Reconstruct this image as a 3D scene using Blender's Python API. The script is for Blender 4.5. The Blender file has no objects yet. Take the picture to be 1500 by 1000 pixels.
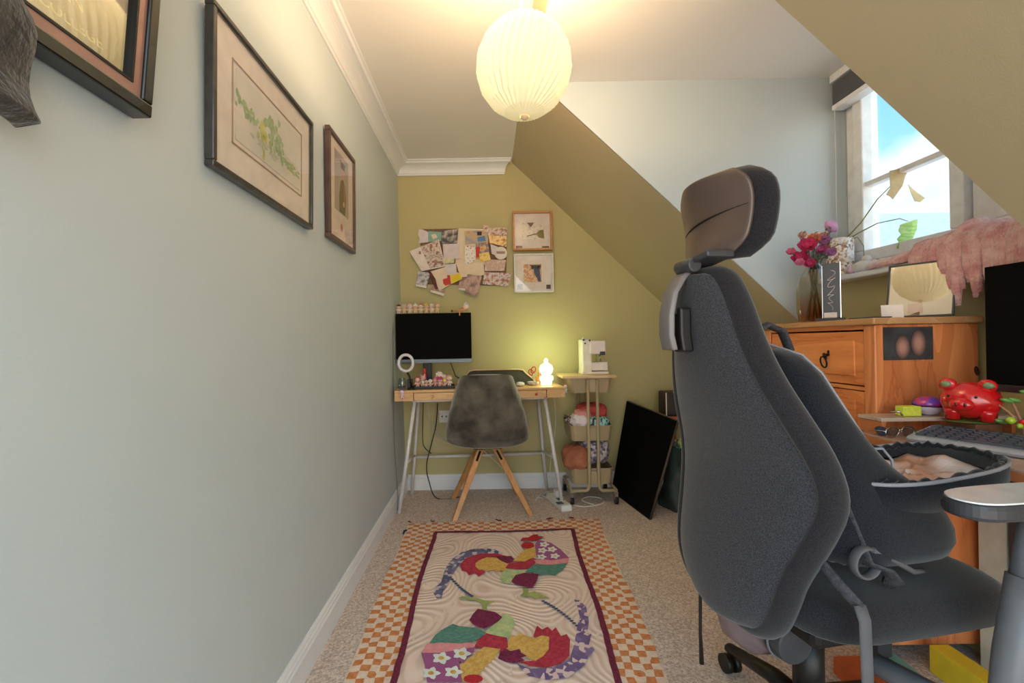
import bpy, bmesh, math, random
from mathutils import Vector, Matrix
random.seed(7)
C = bpy.context.scene
COL = C.collection
PI = math.pi
# ------------------------------------------------------------------ camera maths
F = 667.0; ROLL = .018; EYE = 1.05; VX, VY = 714.0, 502.0
def uv(px, py):
    dx, dy = px-VX, py-VY
    return dx*math.cos(ROLL)-dy*math.sin(ROLL), dx*math.sin(ROLL)+dy*math.cos(ROLL)
def P(px, py, d):
    u, v = uv(px, py); return Vector((u*d/F, d, EYE-v*d/F))
def onX(px, py, X):
    u, v = uv(px, py); return P(px, py, X*F/u)
def onZ(px, py, Z):
    u, v = uv(px, py); return P(px, py, (EYE-Z)*F/v)
def wallY(z): return 3.29-.052*z
def onBack(px, py, off=0):
    d = 3.2
    for _ in range(8): d = wallY(P(px, py, d).z)-off
    return P(px, py, d)
# ------------------------------------------------------------------ materials
def lin(c):
    return tuple(((x/255)/12.92 if x/255 <= .04045 else ((x/255+.055)/1.055)**2.4) for x in c)+(1,)
MC = {}
def nodes(name):
    m = bpy.data.materials.new(name); m.use_nodes = True
    nt = m.node_tree; return m, nt, nt.nodes['Principled BSDF']
def mat(name, col, rough=.5, metal=0, col2=None, scale=20, bump=0, bscale=None, emit=0, coat=0, spec=None, detail=4, stretch=None, sheen=0):
    if name in MC: return MC[name]
    m, nt, b = nodes(name); N = nt.nodes; L = nt.links
    b.inputs['Base Color'].default_value = lin(col); b.inputs['Roughness'].default_value = rough
    b.inputs['Metallic'].default_value = metal; b.inputs['Coat Weight'].default_value = coat
    if sheen: b.inputs['Sheen Weight'].default_value = sheen; b.inputs['Sheen Roughness'].default_value = .5
    if spec is not None: b.inputs['Specular IOR Level'].default_value = spec
    if emit: b.inputs['Emission Color'].default_value = lin(col); b.inputs['Emission Strength'].default_value = emit
    tc = N.new('ShaderNodeTexCoord'); mp = N.new('ShaderNodeMapping'); L.new(tc.outputs['Object'], mp.inputs['Vector'])
    if stretch: mp.inputs['Scale'].default_value = stretch
    if col2 is None: col2 = tuple(x*.94 for x in col)
    n = N.new('ShaderNodeTexNoise'); n.inputs['Scale'].default_value = scale; n.inputs['Detail'].default_value = detail
    L.new(mp.outputs['Vector'], n.inputs['Vector'])
    r = N.new('ShaderNodeValToRGB'); r.color_ramp.elements[0].position = .35; r.color_ramp.elements[1].position = .65
    r.color_ramp.elements[0].color = lin(col2); r.color_ramp.elements[1].color = lin(col)
    L.new(n.outputs['Fac'], r.inputs['Fac']); L.new(r.outputs['Color'], b.inputs['Base Color'])
    if bump:
        n2 = N.new('ShaderNodeTexNoise'); n2.inputs['Scale'].default_value = bscale or scale*3; n2.inputs['Detail'].default_value = 3
        L.new(mp.outputs['Vector'], n2.inputs['Vector'])
        bp = N.new('ShaderNodeBump'); bp.inputs['Strength'].default_value = bump; bp.inputs['Distance'].default_value = .01
        L.new(n2.outputs['Fac'], bp.inputs['Height']); L.new(bp.outputs['Normal'], b.inputs['Normal'])
    MC[name] = m; return m
def wood(name, c1, c2, axis=0, scale=9, rough=.4, coat=.2, dist=6, knots=None):
    if name in MC: return MC[name]
    m, nt, b = nodes(name); N = nt.nodes; L = nt.links
    tc = N.new('ShaderNodeTexCoord'); mp = N.new('ShaderNodeMapping'); L.new(tc.outputs['Object'], mp.inputs['Vector'])
    s = [1, 1, 1]; s[axis] = .16; mp.inputs['Scale'].default_value = s
    n = N.new('ShaderNodeTexNoise'); n.inputs['Scale'].default_value = scale*.55; n.inputs['Detail'].default_value = 2
    L.new(mp.outputs['Vector'], n.inputs['Vector'])
    mul = N.new('ShaderNodeMath'); mul.operation = 'MULTIPLY'; mul.inputs[1].default_value = dist; L.new(n.outputs['Fac'], mul.inputs[0])
    sn = N.new('ShaderNodeMath'); sn.operation = 'FRACT'; L.new(mul.outputs[0], sn.inputs[0])
    n3 = N.new('ShaderNodeTexNoise'); n3.inputs['Scale'].default_value = scale*9; n3.inputs['Detail'].default_value = 4; L.new(mp.outputs['Vector'], n3.inputs['Vector'])
    ad = N.new('ShaderNodeMath'); ad.operation = 'MULTIPLY_ADD'; ad.inputs[1].default_value = .5
    L.new(n3.outputs['Fac'], ad.inputs[0]); L.new(sn.outputs[0], ad.inputs[2])
    r = N.new('ShaderNodeValToRGB'); e = r.color_ramp.elements
    e[0].position = .2; e[0].color = lin(c1); e[1].position = 1.3 if False else 1.0; e[1].color = lin(tuple((a+b_)/2 for a, b_ in zip(c1, c2)))
    x = e.new(.9); x.color = lin(tuple((a+2*b_)/3 for a, b_ in zip(c1, c2))); x = e.new(.97); x.color = lin(c2)
    L.new(ad.outputs[0], r.inputs['Fac']); L.new(r.outputs['Color'], b.inputs['Base Color'])
    b.inputs['Roughness'].default_value = rough; b.inputs['Coat Weight'].default_value = coat
    MC[name] = m; return m
def blotch(name, cols, scale=30, rough=.4, kind='noise', coat=0):
    """several flat colours in irregular patches (prints, fabrics)"""
    if name in MC: return MC[name]
    m, nt, b = nodes(name); N = nt.nodes; L = nt.links
    tc = N.new('ShaderNodeTexCoord')
    if kind == 'noise':
        n = N.new('ShaderNodeTexNoise'); n.inputs['Scale'].default_value = scale; n.inputs['Detail'].default_value = 3; o = n.outputs['Fac']
    elif kind == 'wave':
        n = N.new('ShaderNodeTexWave'); n.inputs['Scale'].default_value = scale; n.inputs['Distortion'].default_value = 4; o = n.outputs['Fac']
    else:
        n = N.new('ShaderNodeTexVoronoi'); n.inputs['Scale'].default_value = scale; o = None
    L.new(tc.outputs['Object'], n.inputs['Vector'])
    if o is None:
        sp = N.new('ShaderNodeSeparateColor'); L.new(n.outputs['Color'], sp.inputs[0]); o = sp.outputs[0]
    r = N.new('ShaderNodeValToRGB'); r.color_ramp.interpolation = 'CONSTANT' if kind == 'voronoi' else 'LINEAR'
    lo, hi = (0, 1) if kind != 'noise' else (.3, .7)
    e = r.color_ramp.elements; e[0].position = lo; e[0].color = lin(cols[0]); e[1].position = hi; e[1].color = lin(cols[-1])
    k = len(cols); den = k if kind == 'voronoi' else k-1
    if kind == 'voronoi': e[1].position = lo+(hi-lo)*(k-1)/k
    for i in range(1, k-1):
        x = e.new(lo+(hi-lo)*i/den); x.color = lin(cols[i])
    L.new(o, r.inputs['Fac']); L.new(r.outputs['Color'], b.inputs['Base Color'])
    b.inputs['Roughness'].default_value = rough; b.inputs['Coat Weight'].default_value = coat
    MC[name] = m; return m
def glass(name, tint=(255, 255, 255), gloss=.08, rough=.02):
    if name in MC: return MC[name]
    m = bpy.data.materials.new(name); m.use_nodes = True; nt = m.node_tree; N = nt.nodes; L = nt.links; N.clear()
    o = N.new('ShaderNodeOutputMaterial'); t = N.new('ShaderNodeBsdfTransparent'); g = N.new('ShaderNodeBsdfGlossy'); mx = N.new('ShaderNodeMixShader')
    t.inputs[0].default_value = lin(tint); g.inputs['Roughness'].default_value = rough
    fr = N.new('ShaderNodeLayerWeight'); fr.inputs[0].default_value = .5
    pw = N.new('ShaderNodeMath'); pw.operation = 'POWER'; pw.inputs[1].default_value = 5; L.new(fr.outputs['Facing'], pw.inputs[0])
    mm = N.new('ShaderNodeMath'); mm.operation = 'MULTIPLY_ADD'; mm.inputs[1].default_value = 1-gloss; mm.inputs[2].default_value = gloss; L.new(pw.outputs[0], mm.inputs[0])
    L.new(mm.outputs[0], mx.inputs[0]); L.new(t.outputs[0], mx.inputs[1]); L.new(g.outputs[0], mx.inputs[2]); L.new(mx.outputs[0], o.inputs[0])
    MC[name] = m; return m
# ------------------------------------------------------------------ mesh builder
class MB:
    def __init__(s, T=None): s.bm = bmesh.new(); s.T = T or Matrix.Identity(4)
    def v(s, p): return s.bm.verts.new(s.T @ Vector(p))
    def f(s, vs, mi=0, smooth=False):
        try: fc = s.bm.faces.new(vs); fc.material_index = mi; fc.smooth = smooth; return fc
        except ValueError: return None
    def box(s, a, b, mi=0, R=None):
        a, b = Vector(a), Vector(b); c = (a+b)/2
        vs = []
        for z in (a.z, b.z):
            for x, y in ((a.x, a.y), (b.x, a.y), (b.x, b.y), (a.x, b.y)):
                p = Vector((x, y, z))
                if R is not None: p = c+R @ (p-c)
                vs.append(s.v(p))
        for q in ((3, 2, 1, 0), (4, 5, 6, 7), (0, 1, 5, 4), (1, 2, 6, 5), (2, 3, 7, 6), (3, 0, 4, 7)): s.f([vs[i] for i in q], mi)
        return s
    def loft(s, rings, mi=0, smooth=True, cap=True, closed=True):
        R = [[s.v(p) for p in r] for r in rings]
        n = len(R[0])
        for a, b in zip(R, R[1:]):
            for i in range(n if closed else n-1):
                j = (i+1) % n; s.f([a[i], a[j], b[j], b[i]], mi, smooth)
        if cap and closed: s.f(R[0][::-1], mi); s.f(R[-1], mi)
        return s
    def grid(s, fn, nu, nv, mi=0, smooth=True):
        V = [[s.v(fn(i/nu, j/nv)) for i in range(nu+1)] for j in range(nv+1)]
        for j in range(nv):
            for i in range(nu):
                k = mi(i, j) if callable(mi) else mi
                s.f([V[j][i], V[j][i+1], V[j+1][i+1], V[j+1][i]], k, smooth)
        return s
    def tube(s, pts, r, seg=8, mi=0, cap=True, flat=None):
        pts = [Vector(p) for p in pts]; n = len(pts)
        rr = r if isinstance(r, (list, tuple)) else [r]*n
        rings = []; up = None
        for i, p in enumerate(pts):
            t = (pts[min(i+1, n-1)]-pts[max(i-1, 0)]).normalized()
            if up is None: up = Vector((0, 0, 1)) if abs(t.z) < .9 else Vector((1, 0, 0))
            a = t.cross(up)
            if a.length < 1e-4: a = t.orthogonal()
            a.normalize(); b = t.cross(a).normalized(); up = a.cross(t)
            fa, fb = (flat or (1, 1))
            rings.append([p+rr[i]*(fa*math.cos(2*PI*k/seg)*a+fb*math.sin(2*PI*k/seg)*b) for k in range(seg)])
        return s.loft(rings, mi, True, cap)
    def ring(s, pts, r, seg=8, mi=0):
        pts = [Vector(p) for p in pts]; n = len(pts); nrm = Vector((0, 0, 0))
        c = sum(pts, Vector())/n
        for i in range(n): nrm += (pts[i]-c).cross(pts[(i+1) % n]-c)
        nrm.normalize(); R = []
        for i, p in enumerate(pts):
            t = (pts[(i+1) % n]-pts[i-1]).normalized(); a = t.cross(nrm).normalized(); b = nrm
            R.append([s.v(p+r*(math.cos(2*PI*k/seg)*a+math.sin(2*PI*k/seg)*b)) for k in range(seg)])
        for i in range(n):
            A, B = R[i], R[(i+1) % n]
            for k in range(seg): s.f([A[k], A[(k+1) % seg], B[(k+1) % seg], B[k]], mi, True)
        return s
    def lathe(s, prof, c, seg=24, mi=0, axis='z', cap=True):
        c = Vector(c); rings = []
        for r, h in prof:
            ring = []
            for k in range(seg):
                x, y = r*math.cos(2*PI*k/seg), r*math.sin(2*PI*k/seg)
                ring.append(c+(Vector((x, y, h)) if axis == 'z' else Vector((x, h, y)) if axis == 'y' else Vector((h, x, y))))
            rings.append(ring)
        return s.loft(rings, mi, True, cap)
    def ball(s, c, r, seg=14, mi=0, lump=0, R=None):
        c = Vector(c); r = (r, r, r) if not isinstance(r, (tuple, list)) else r
        rings = []; m = max(5, seg//2)
        for j in range(m+1):
            th = PI*(.02+.96*j/m); ring = []
            for k in range(seg):
                d = 1+lump*math.sin(3*k*2*PI/seg+j*1.7)*math.sin(th)
                q = Vector((r[0]*math.sin(th)*math.cos(2*PI*k/seg)*d, r[1]*math.sin(th)*math.sin(2*PI*k/seg)*d, -r[2]*math.cos(th)))
                if R is not None: q = R @ q
                ring.append(c+q)
            rings.append(ring)
        return s.loft(rings, mi)
    def prism(s, poly, off, mi=0):
        off = Vector(off); a = [s.v(p) for p in poly]; b = [s.v(Vector(p)+off) for p in poly]; n = len(a)
        s.f(a[::-1], mi); s.f(b, mi)
        for i in range(n): s.f([a[i], a[(i+1) % n], b[(i+1) % n], b[i]], mi)
        return s
    def rbox(s, c, h, r=.3, mi=0, n=8, R=None, seg=5):
        """rounded cushion-like box: centre c, half sizes h, superellipsoid corners"""
        c = Vector(c); e = r; rings = []; m = 12; k = 28
        def pw(v): return math.copysign(abs(v)**e, v)
        for j in range(m+1):
            ph = -PI/2+PI*(.01+.98*j/m); ring = []
            for i in range(k):
                t = 2*PI*i/k
                q = Vector((h[0]*pw(math.cos(ph))*pw(math.cos(t)), h[1]*pw(math.cos(ph))*pw(math.sin(t)), h[2]*pw(math.sin(ph))))
                if R is not None: q = R @ q
                ring.append(c+q)
            rings.append(ring)
        return s.loft(rings, mi)
    def build(s, name, mats, parent=None, bevel=0, sub=0, solid=0, loc=None, recalc=True, bseg=2):
        me = bpy.data.meshes.new(name)
        if recalc: bmesh.ops.recalc_face_normals(s.bm, faces=s.bm.faces)
        s.bm.to_mesh(me); s.bm.free()
        if not isinstance(mats, (list, tuple)): mats = [mats]
        for m in mats: me.materials.append(m)
        o = bpy.data.objects.new(name, me); COL.objects.link(o)
        if parent is not None:
            org = Vector(parent['_o']) if '_o' in parent else Vector(parent.location)
            o.parent = parent
        else:
            xs = [v.co for v in me.vertices]
            lo = [min(p[i] for p in xs) for i in range(3)]; hi = [max(p[i] for p in xs) for i in range(3)]
            org = Vector(((lo[0]+hi[0])/2, (lo[1]+hi[1])/2, lo[2])) if loc is None else Vector(loc)
            o.location = org
        ORG[o.name] = org
        me.transform(Matrix.Translation(-org))
        if solid: md = o.modifiers.new('Solid', 'SOLIDIFY'); md.thickness = solid; md.offset = 0
        if bevel: md = o.modifiers.new('Bevel', 'BEVEL'); md.width = bevel; md.segments = bseg; md.limit_method = 'ANGLE'
        if sub: md = o.modifiers.new('Sub', 'SUBSURF'); md.levels = sub; md.render_levels = sub
        return o
ORG = {}
_build = MB.build
def _b2(s, name, mats, parent=None, **k):
    if parent is not None:
        org = ORG[parent.name]; parent['_o'] = tuple(org)
        o = _build(s, name, mats, parent, **k); ORG[o.name] = org
        del parent['_o']; return o
    return _build(s, name, mats, None, **k)
MB.build = _b2
def tag(o, label, cat, group=None):
    o['label'] = label; o['category'] = cat
    if group: o['group'] = group
    return o
def thing(name, label, cat, loc, group=None):
    o = bpy.data.objects.new(name, None); COL.objects.link(o); o.location = loc; o.empty_display_size = .05
    ORG[o.name] = Vector(loc); return tag(o, label, cat, group)
def struct(o): o['kind'] = 'structure'; return o
def lerp(a, b, t): return a+(b-a)*t
def copy_tree(o, loc, label, group, parent=None):
    c = o.copy(); COL.objects.link(c)
    if parent is None: c.location = loc; c['label'] = label; c['group'] = group
    else: c.parent = parent
    for ch in list(o.children): copy_tree(ch, None, None, None, c)
    return c
# ------------------------------------------------------------------ palette
m_pale = mat('pale_green_paint', (194, 205, 210), .6, col2=(188, 200, 205), scale=1.5, bump=.04, bscale=250)
m_olive = mat('olive_green_paint', (192, 181, 132), .65, col2=(186, 176, 128), scale=1.6, bump=.04, bscale=250)
m_slope = mat('olive_paint_toned_for_light', (194, 179, 146), .65, col2=(188, 174, 142), scale=1.5, bump=.05, bscale=250)  # same olive wall paint; lighter, browner tone puts the slope's light into colour
m_ceil = mat('white_ceiling_paint', (232, 229, 226), .7, col2=(228, 225, 222), scale=2)
m_trim = mat('white_gloss_paint', (232, 233, 238), .35, col2=(226, 228, 234), scale=3)
m_upvc = mat('white_plastic_frame', (235, 237, 240), .3)
m_black = mat('matte_black_plastic', (18, 18, 20), .45, col2=(14, 14, 15))
m_screen = mat('switched_off_black_screen', (10, 10, 10), .8, col2=(9, 9, 9), spec=.1)
m_dgrey = mat('dark_grey_plastic', (66, 66, 72), .35, col2=(58, 58, 64))
m_grey = mat('mid_grey_plastic', (120, 122, 128), .35)
m_white = mat('white_plastic', (232, 230, 228), .35)
m_chrome = mat('chrome', (200, 200, 205), .15, 1)
m_wmetal = mat('white_painted_metal', (226, 224, 226), .35)
# ------------------------------------------------------------------ room shell
XL = -.607; ZC = 2.303; XS = .191; SL = .949; Y0 = -.6
YD1, YD2 = 1.06, 2.096
def zs(x): return ZC-SL*(x-XS)
XD = .255; ZD = zs(XD); XW = 1.6; XG = 1.70; XK = 1.95
def carpet():
    m, nt, b = nodes('beige_carpet'); N = nt.nodes; L = nt.links
    tc = N.new('ShaderNodeTexCoord')
    n = N.new('ShaderNodeTexNoise'); n.inputs['Scale'].default_value = 130; n.inputs['Detail'].default_value = 6; n.inputs['Roughness'].default_value = .7
    n2 = N.new('ShaderNodeTexNoise'); n2.inputs['Scale'].default_value = 4; n2.inputs['Detail'].default_value = 3
    for x in (n, n2): L.new(tc.outputs['Object'], x.inputs['Vector'])
    r = N.new('ShaderNodeValToRGB'); e = r.color_ramp.elements; e[0].position = .36; e[0].color = lin((176, 156, 146)); e[1].position = .62; e[1].color = lin((244, 230, 220))
    L.new(n.outputs['Fac'], r.inputs['Fac'])
    mx = N.new('ShaderNodeMix'); mx.data_type = 'RGBA'; mx.blend_type = 'MULTIPLY'; mx.inputs[0].default_value = .35
    L.new(r.outputs['Color'], mx.inputs[6]); L.new(n2.outputs['Color'], mx.inputs[7])
    r2 = N.new('ShaderNodeValToRGB'); r2.color_ramp.elements[0].color = (.8, .79, .78, 1); r2.color_ramp.elements[0].position = .3; r2.color_ramp.elements[1].position = .7
    L.new(n2.outputs['Fac'], r2.inputs['Fac']); L.new(r2.outputs['Color'], mx.inputs[7])
    L.new(mx.outputs[2], b.inputs['Base Color']); b.inputs['Roughness'].default_value = 1; b.inputs['Specular IOR Level'].default_value = .1
    bp = N.new('ShaderNodeBump'); bp.inputs['Strength'].default_value = .6; bp.inputs['Distance'].default_value = .01
    L.new(n.outputs['Fac'], bp.inputs['Height']); L.new(bp.outputs['Normal'], b.inputs['Normal'])
    return m
struct(MB().box((XL-.1, Y0, -.05), (2.1, 3.42, 0)).build('floor', carpet()))
struct(MB().box((XL-.1, Y0, 0), (XL, 3.42, 2.45)).build('wall_left', m_pale))
struct(MB().prism([(XL-.1, wallY(0), 0), (XL-.1, wallY(2.4), 2.4), (2.1, wallY(2.4), 2.4), (2.1, wallY(0), 0)], (0, .12, 0)).build('wall_back', m_olive))
struct(MB().box((XL-.1, Y0, ZC), (XS, 3.42, ZC+.1)).build('ceiling', m_ceil))
# sloping ceiling: far piece, near piece and the strip above the dormer
def slope_piece(y0, y1, xa, xb, name):
    n = Vector((SL, 0, 1)).normalized()*.07
    struct(MB().prism([(xa, y0, zs(xa)), (xa, y1, zs(xa)), (xb, y1, zs(xb)), (xb, y0, zs(xb))], n).build(name, m_slope))
slope_piece(YD2, 3.42, XS-.001, XK+.03, 'ceiling_slope_far')
slope_piece(Y0, YD1, XS-.001, XK+.03, 'ceiling_slope_near')
slope_piece(YD1, YD2, XS-.001, XD, 'ceiling_slope_strip')
struct(MB().box((XD-.02, YD1-.02, ZD), (XG+.12, YD2+.02, ZD+.07)).build('ceiling_dormer', m_ceil))
for nm, y, dy in (('wall_dormer_far', YD2-.001, .06), ('wall_dormer_near', YD1+.001, -.06)):
    struct(MB().prism([(XD, y, ZD), (XG+.1, y, ZD), (XG+.1, y, zs(XG+.1)+.004), (XD+.001, y, zs(XD+.001)+.004)], (0, dy, 0)).build(nm, m_pale))
struct(MB().box((XW, YD1, 0), (XG+.1, YD2, 1.292)).build('wall_right', m_olive))
struct(MB().box((XK, Y0, 0), (XK+.08, YD1-.02, zs(XK)+.03)).build('wall_knee_near', m_olive))
struct(MB().box((XK, YD2+.02, 0), (XK+.08, 3.42, zs(XK)+.03)).build('wall_knee_far', m_olive))
# crown moulding profile, swept along left and back walls
def crown_prof():
    W, D = .089, .083
    pr = [(0, -D), (.006, -D), (.010, -D+.010), (.014, -D+.012)]
    for k in range(9):
        t = k/8*PI/2; pr.append((.014+.060*(1-math.cos(t)), -D+.012+.050*math.sin(t)))
    pr += [(.078, -.014), (.080, -.010), (W, -.008), (W, 0), (0, 0)]
    return pr
cp = crown_prof()
yb = wallY(ZC)
rings = [[(XL+w, Y0, ZC+h) for w, h in cp], [(XL+w, yb-w, ZC+h) for w, h in cp]]
struct(MB().loft(rings, smooth=False).build('trim_1', m_trim))
rings = [[(XL+w, yb-w+.0, ZC+h) for w, h in cp], [(XS-.055+w*.55, yb-w, ZC+h) for w, h in cp]]
struct(MB().loft(rings, smooth=False).build('trim_2', m_trim))
# baseboards (moulded top)
bp_ = [(0, 0), (.018, 0), (.018, .078), (.014, .084), (.014, .092), (.010, .097), (.009, .104), (.004, .110), (0, .110)]
struct(MB().loft([[(XL+w, Y0, h) for w, h in bp_], [(XL+w, wallY(0), h) for w, h in bp_]], smooth=False).build('baseboard_left', m_trim))
struct(MB().loft([[(XL+.018, wallY(h)-w, h) for w, h in bp_], [(XK, wallY(h)-w, h) for w, h in bp_]], smooth=False).build('baseboard_back', m_trim))
# ------------------------------------------------------------------ window
SZ = 1.312   # sill top
struct(MB().box((1.52, YD1+.005, SZ-.022), (XG-.005, YD2-.005, SZ)).build('window_sill', m_trim, bevel=.006))
def frame_rect(mb, x0, x1, y0, y1, z0, z1, t):
    mb.box((x0, y0, z0), (x1, y1, z0+t)); mb.box((x0, y0, z1-t), (x1, y1, z1)); mb.box((x0, y0, z0+t), (x1, y0+t, z1-t)); mb.box((x0, y1-t, z0+t), (x1, y1, z1-t))
mb = MB()
frame_rect(mb, XG-.035, XG+.035, YD1+.004, YD2-.004, SZ, ZD-.002, .055)
mb.box((XG-.03, 1.475, SZ+.055), (XG+.03, 1.56, ZD-.057))
win = struct(mb.build('window_1', m_upvc, bevel=.004))
mb = MB(); frame_rect(mb, XG-.055, XG+.02, 1.565, YD2-.062, SZ+.06, ZD-.062, .05)
mb.box((XG-.04, 1.61, 1.70), (XG, YD2-.11, 1.722)); mb.build('casement', m_upvc, win, bevel=.005)
mb = MB(); frame_rect(mb, XG-.055, XG+.02, YD1+.062, 1.47, SZ+.06, ZD-.062, .05)
mb.box((XG-.04, YD1+.11, 1.70), (XG, 1.425, 1.722)); mb.build('casement', m_upvc, win, bevel=.005)
for a, b in ((1.61, YD2-.11), (YD1+.11, 1.425)):
    MB().box((XG-.012, a, SZ+.11), (XG-.008, b, ZD-.11)).build('pane', glass('window_glass', (252, 254, 255), .04), win)
MB().box((XG-.075, 1.60, 1.86), (XG-.056, 1.615, 1.93)).build('handle', m_white, win, bevel=.003)
# blind, gathered at the top
bl = thing('venetian_blind', 'white venetian blind pulled right up under the dormer ceiling', 'blind', (1.62, 1.58, 2.04))
MB().box((1.585, YD1+.02, 2.205), (1.645, YD2-.012, ZD-.002)).build('head_rail', m_upvc, bl, bevel=.003)
mb = MB()
for k in range(16): mb.box((1.592, YD1+.03, 2.105+k*.006), (1.640, YD2-.02, 2.1078+k*.006))
mb.build('slats', m_grey, bl)
MB().box((1.588, YD1+.03, 2.078), (1.644, YD2-.02, 2.100)).build('bottom_rail', m_upvc, bl, bevel=.003)
MB().tube([(1.60, YD2-.022, 2.08), (1.603, YD2-.02, 1.8), (1.60, YD2-.02, 1.45)], .0018, 5).build('cord', m_white, bl)
# neighbouring house outside
hb = thing('house', 'pale neighbouring house with a gabled roof seen through the window', 'house', (11, 14, -3))
MB().box((9.5, 9, -3), (14, 15.5, 1.2)).build('wall', mat('pale_render', (232, 232, 232), .9), hb)
MB().prism([(9.3, 8.6, 1.1), (9.3, 15.9, 1.1), (9.3, 12.5, 4.4)], (5, 0, 0)).build('roof', mat('pale_roof_tiles', (205, 207, 210), .9, col2=(188, 190, 194), scale=9), hb)
# ------------------------------------------------------------------ pictures on the left wall
def left_frame(name, label, y0, y1, z0, z1, t, depth, fm, tilt=0):
    x = XL+.002
    th = thing(name, label, 'picture', (x, (y0+y1)/2, z0))
    def pt(y, z, off): return (x+off+(z-z0)*tilt, y, z)
    mb = MB()
    def bar(ya, yb_, za, zb):
        vs = [pt(ya, za, 0), pt(yb_, za, 0), pt(yb_, zb, 0), pt(ya, zb, 0)]
        mb.prism(vs, (depth, 0, 0))
    bar(y0, y1, z0, z0+t); bar(y0, y1, z1-t, z1); bar(y0, y0+t, z0+t, z1-t); bar(y1-t, y1, z0+t, z1-t)
    mb.build('frame', fm, th, bevel=.003)
    def pane(nm, m, off, ins, th_=.003, par=th, rect=None):
        ya, yb_, za, zb = rect or (y0+ins, y1-ins, z0+ins, z1-ins)
        return MB().prism([pt(ya, za, off), pt(yb_, za, off), pt(yb_, zb, off), pt(ya, zb, off)], (th_, 0, 0)).build(nm, m, par)
    return th, pane, pt
m_pglass = glass('picture_glass', (255, 255, 255), .05)
# big framed award, top left
m_award = mat('dark_gold_card', (150, 112, 52), .5)
th, pane, pt = left_frame('framed_certificate', 'black and bronze framed certificate highest and nearest on the left wall', .32, .785, 1.446, 1.926, .022, .034, mat('black_gloss_wood', (16, 15, 17), .25, coat=.4), .098)
def inner_rect(t, off, dp, ins, m, nm):
    mb = MB(); y0, y1, z0, z1 = .32+ins, .785-ins, 1.446+ins, 1.926-ins
    for ya, yb_, za, zb in ((y0, y1, z0, z0+t), (y0, y1, z1-t, z1), (y0, y0+t, z0+t, z1-t), (y1-t, y1, z0+t, z1-t)):
        mb.prism([pt(ya, za, off), pt(yb_, za, off), pt(yb_, zb, off), pt(ya, zb, off)], (dp, 0, 0))
    return mb.build(nm, m, th)
inner_rect(.018, .004, .024, .022, mat('bronze_inner_moulding', (170, 132, 124), .3, .3), 'inner_moulding')
inner_rect(.004, .004, .026, .040, m_black, 'black_fillet')
pane('card', m_award, .010, .04)
pane('glazing', glass('award_glass', (250, 245, 235), .30, .03), .020, .04, .002)
m_goldline = mat('pale_gold_lettering', (250, 238, 170), .4)
def left_text(s, y, z, size, name, par):
    cu = bpy.data.curves.new(name, 'FONT'); cu.body = s; cu.size = size; cu.extrude = .0006; cu.align_x = 'CENTER'
    o = bpy.data.objects.new(name, cu); COL.objects.link(o); cu.materials.append(m_goldline)
    o.rotation_euler = (PI/2-.098, 0, PI/2)
    bpy.context.view_layer.update(); me = bpy.data.meshes.new_from_object(o); mw = o.rotation_euler.to_matrix().to_4x4()
    me.transform(mw); bpy.data.objects.remove(o); o = bpy.data.objects.new(name, me); COL.objects.link(o); me.materials.clear(); me.materials.append(m_goldline)
    o.parent = par; o.location = Vector(pt(y, z, .0148))-ORG[par.name]
    return o
left_text('ROWAN', .615, 1.541, .026, 'lettering', th)
left_text('COLLEGE', .65, 1.511, .024, 'lettering', th)
mb = MB()
for r_ in (.034, .026): mb.ring([pt(.62+r_*.8*math.cos(a*PI/12), 1.616+r_*1.3*math.sin(a*PI/12), .0146) for a in range(24)], .0012, 5)
mb.tube([pt(.605, 1.601, .0146), pt(.62, 1.636, .0146), pt(.635, 1.601, .0146)], .0012, 5)
mb.build('crest', m_goldline, th)
# landscape watercolour
y0, y1 = 1.0, 1.578
th, pane, pt = left_frame('framed_watercolour', 'wide black framed watercolour of green trees in white mount', .982, 1.545, 1.444, 1.806, .014, .022, mat('black_wood_worn', (38, 36, 38), .35, col2=(60, 58, 58), scale=30, coat=.3), .02)
pane('mount', mat('cream_mount', (238, 228, 222), .8), .008, .014)
ptw = pt
def pt(y, z, off): return ptw(.985+(y-.997)*.96, z-.004, off)
mb = MB(); a_, b_, c_, d_ = 1.085, 1.50, 1.535, 1.735
for q in ((a_, b_, c_, c_+.003), (a_, b_, d_-.003, d_), (a_, a_+.003, c_, d_), (b_-.003, b_, c_, d_)):
    mb.prism([pt(q[0], q[2], .0115), pt(q[1], q[2], .0115), pt(q[1], q[3], .0115), pt(q[0], q[3], .0115)], (.002, 0, 0))
mb.build('mount_line', mat('tan_line', (176, 150, 130), .7), th)
pane('print', mat('washed_sky_paper', (226, 220, 212), .9, col2=(210, 210, 204), scale=9), .0112, 0, .0016, rect=(1.084, 1.453, 1.546, 1.716))
mtree = [mat('watercolour_green', (134, 166, 122), .9, col2=(176, 192, 152), scale=60), mat('watercolour_yellow', (212, 205, 110), .9, col2=(180, 190, 110), scale=60), mat('watercolour_grey_green', (170, 184, 168), .9, col2=(200, 204, 190), scale=40)]
mb = MB()
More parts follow.
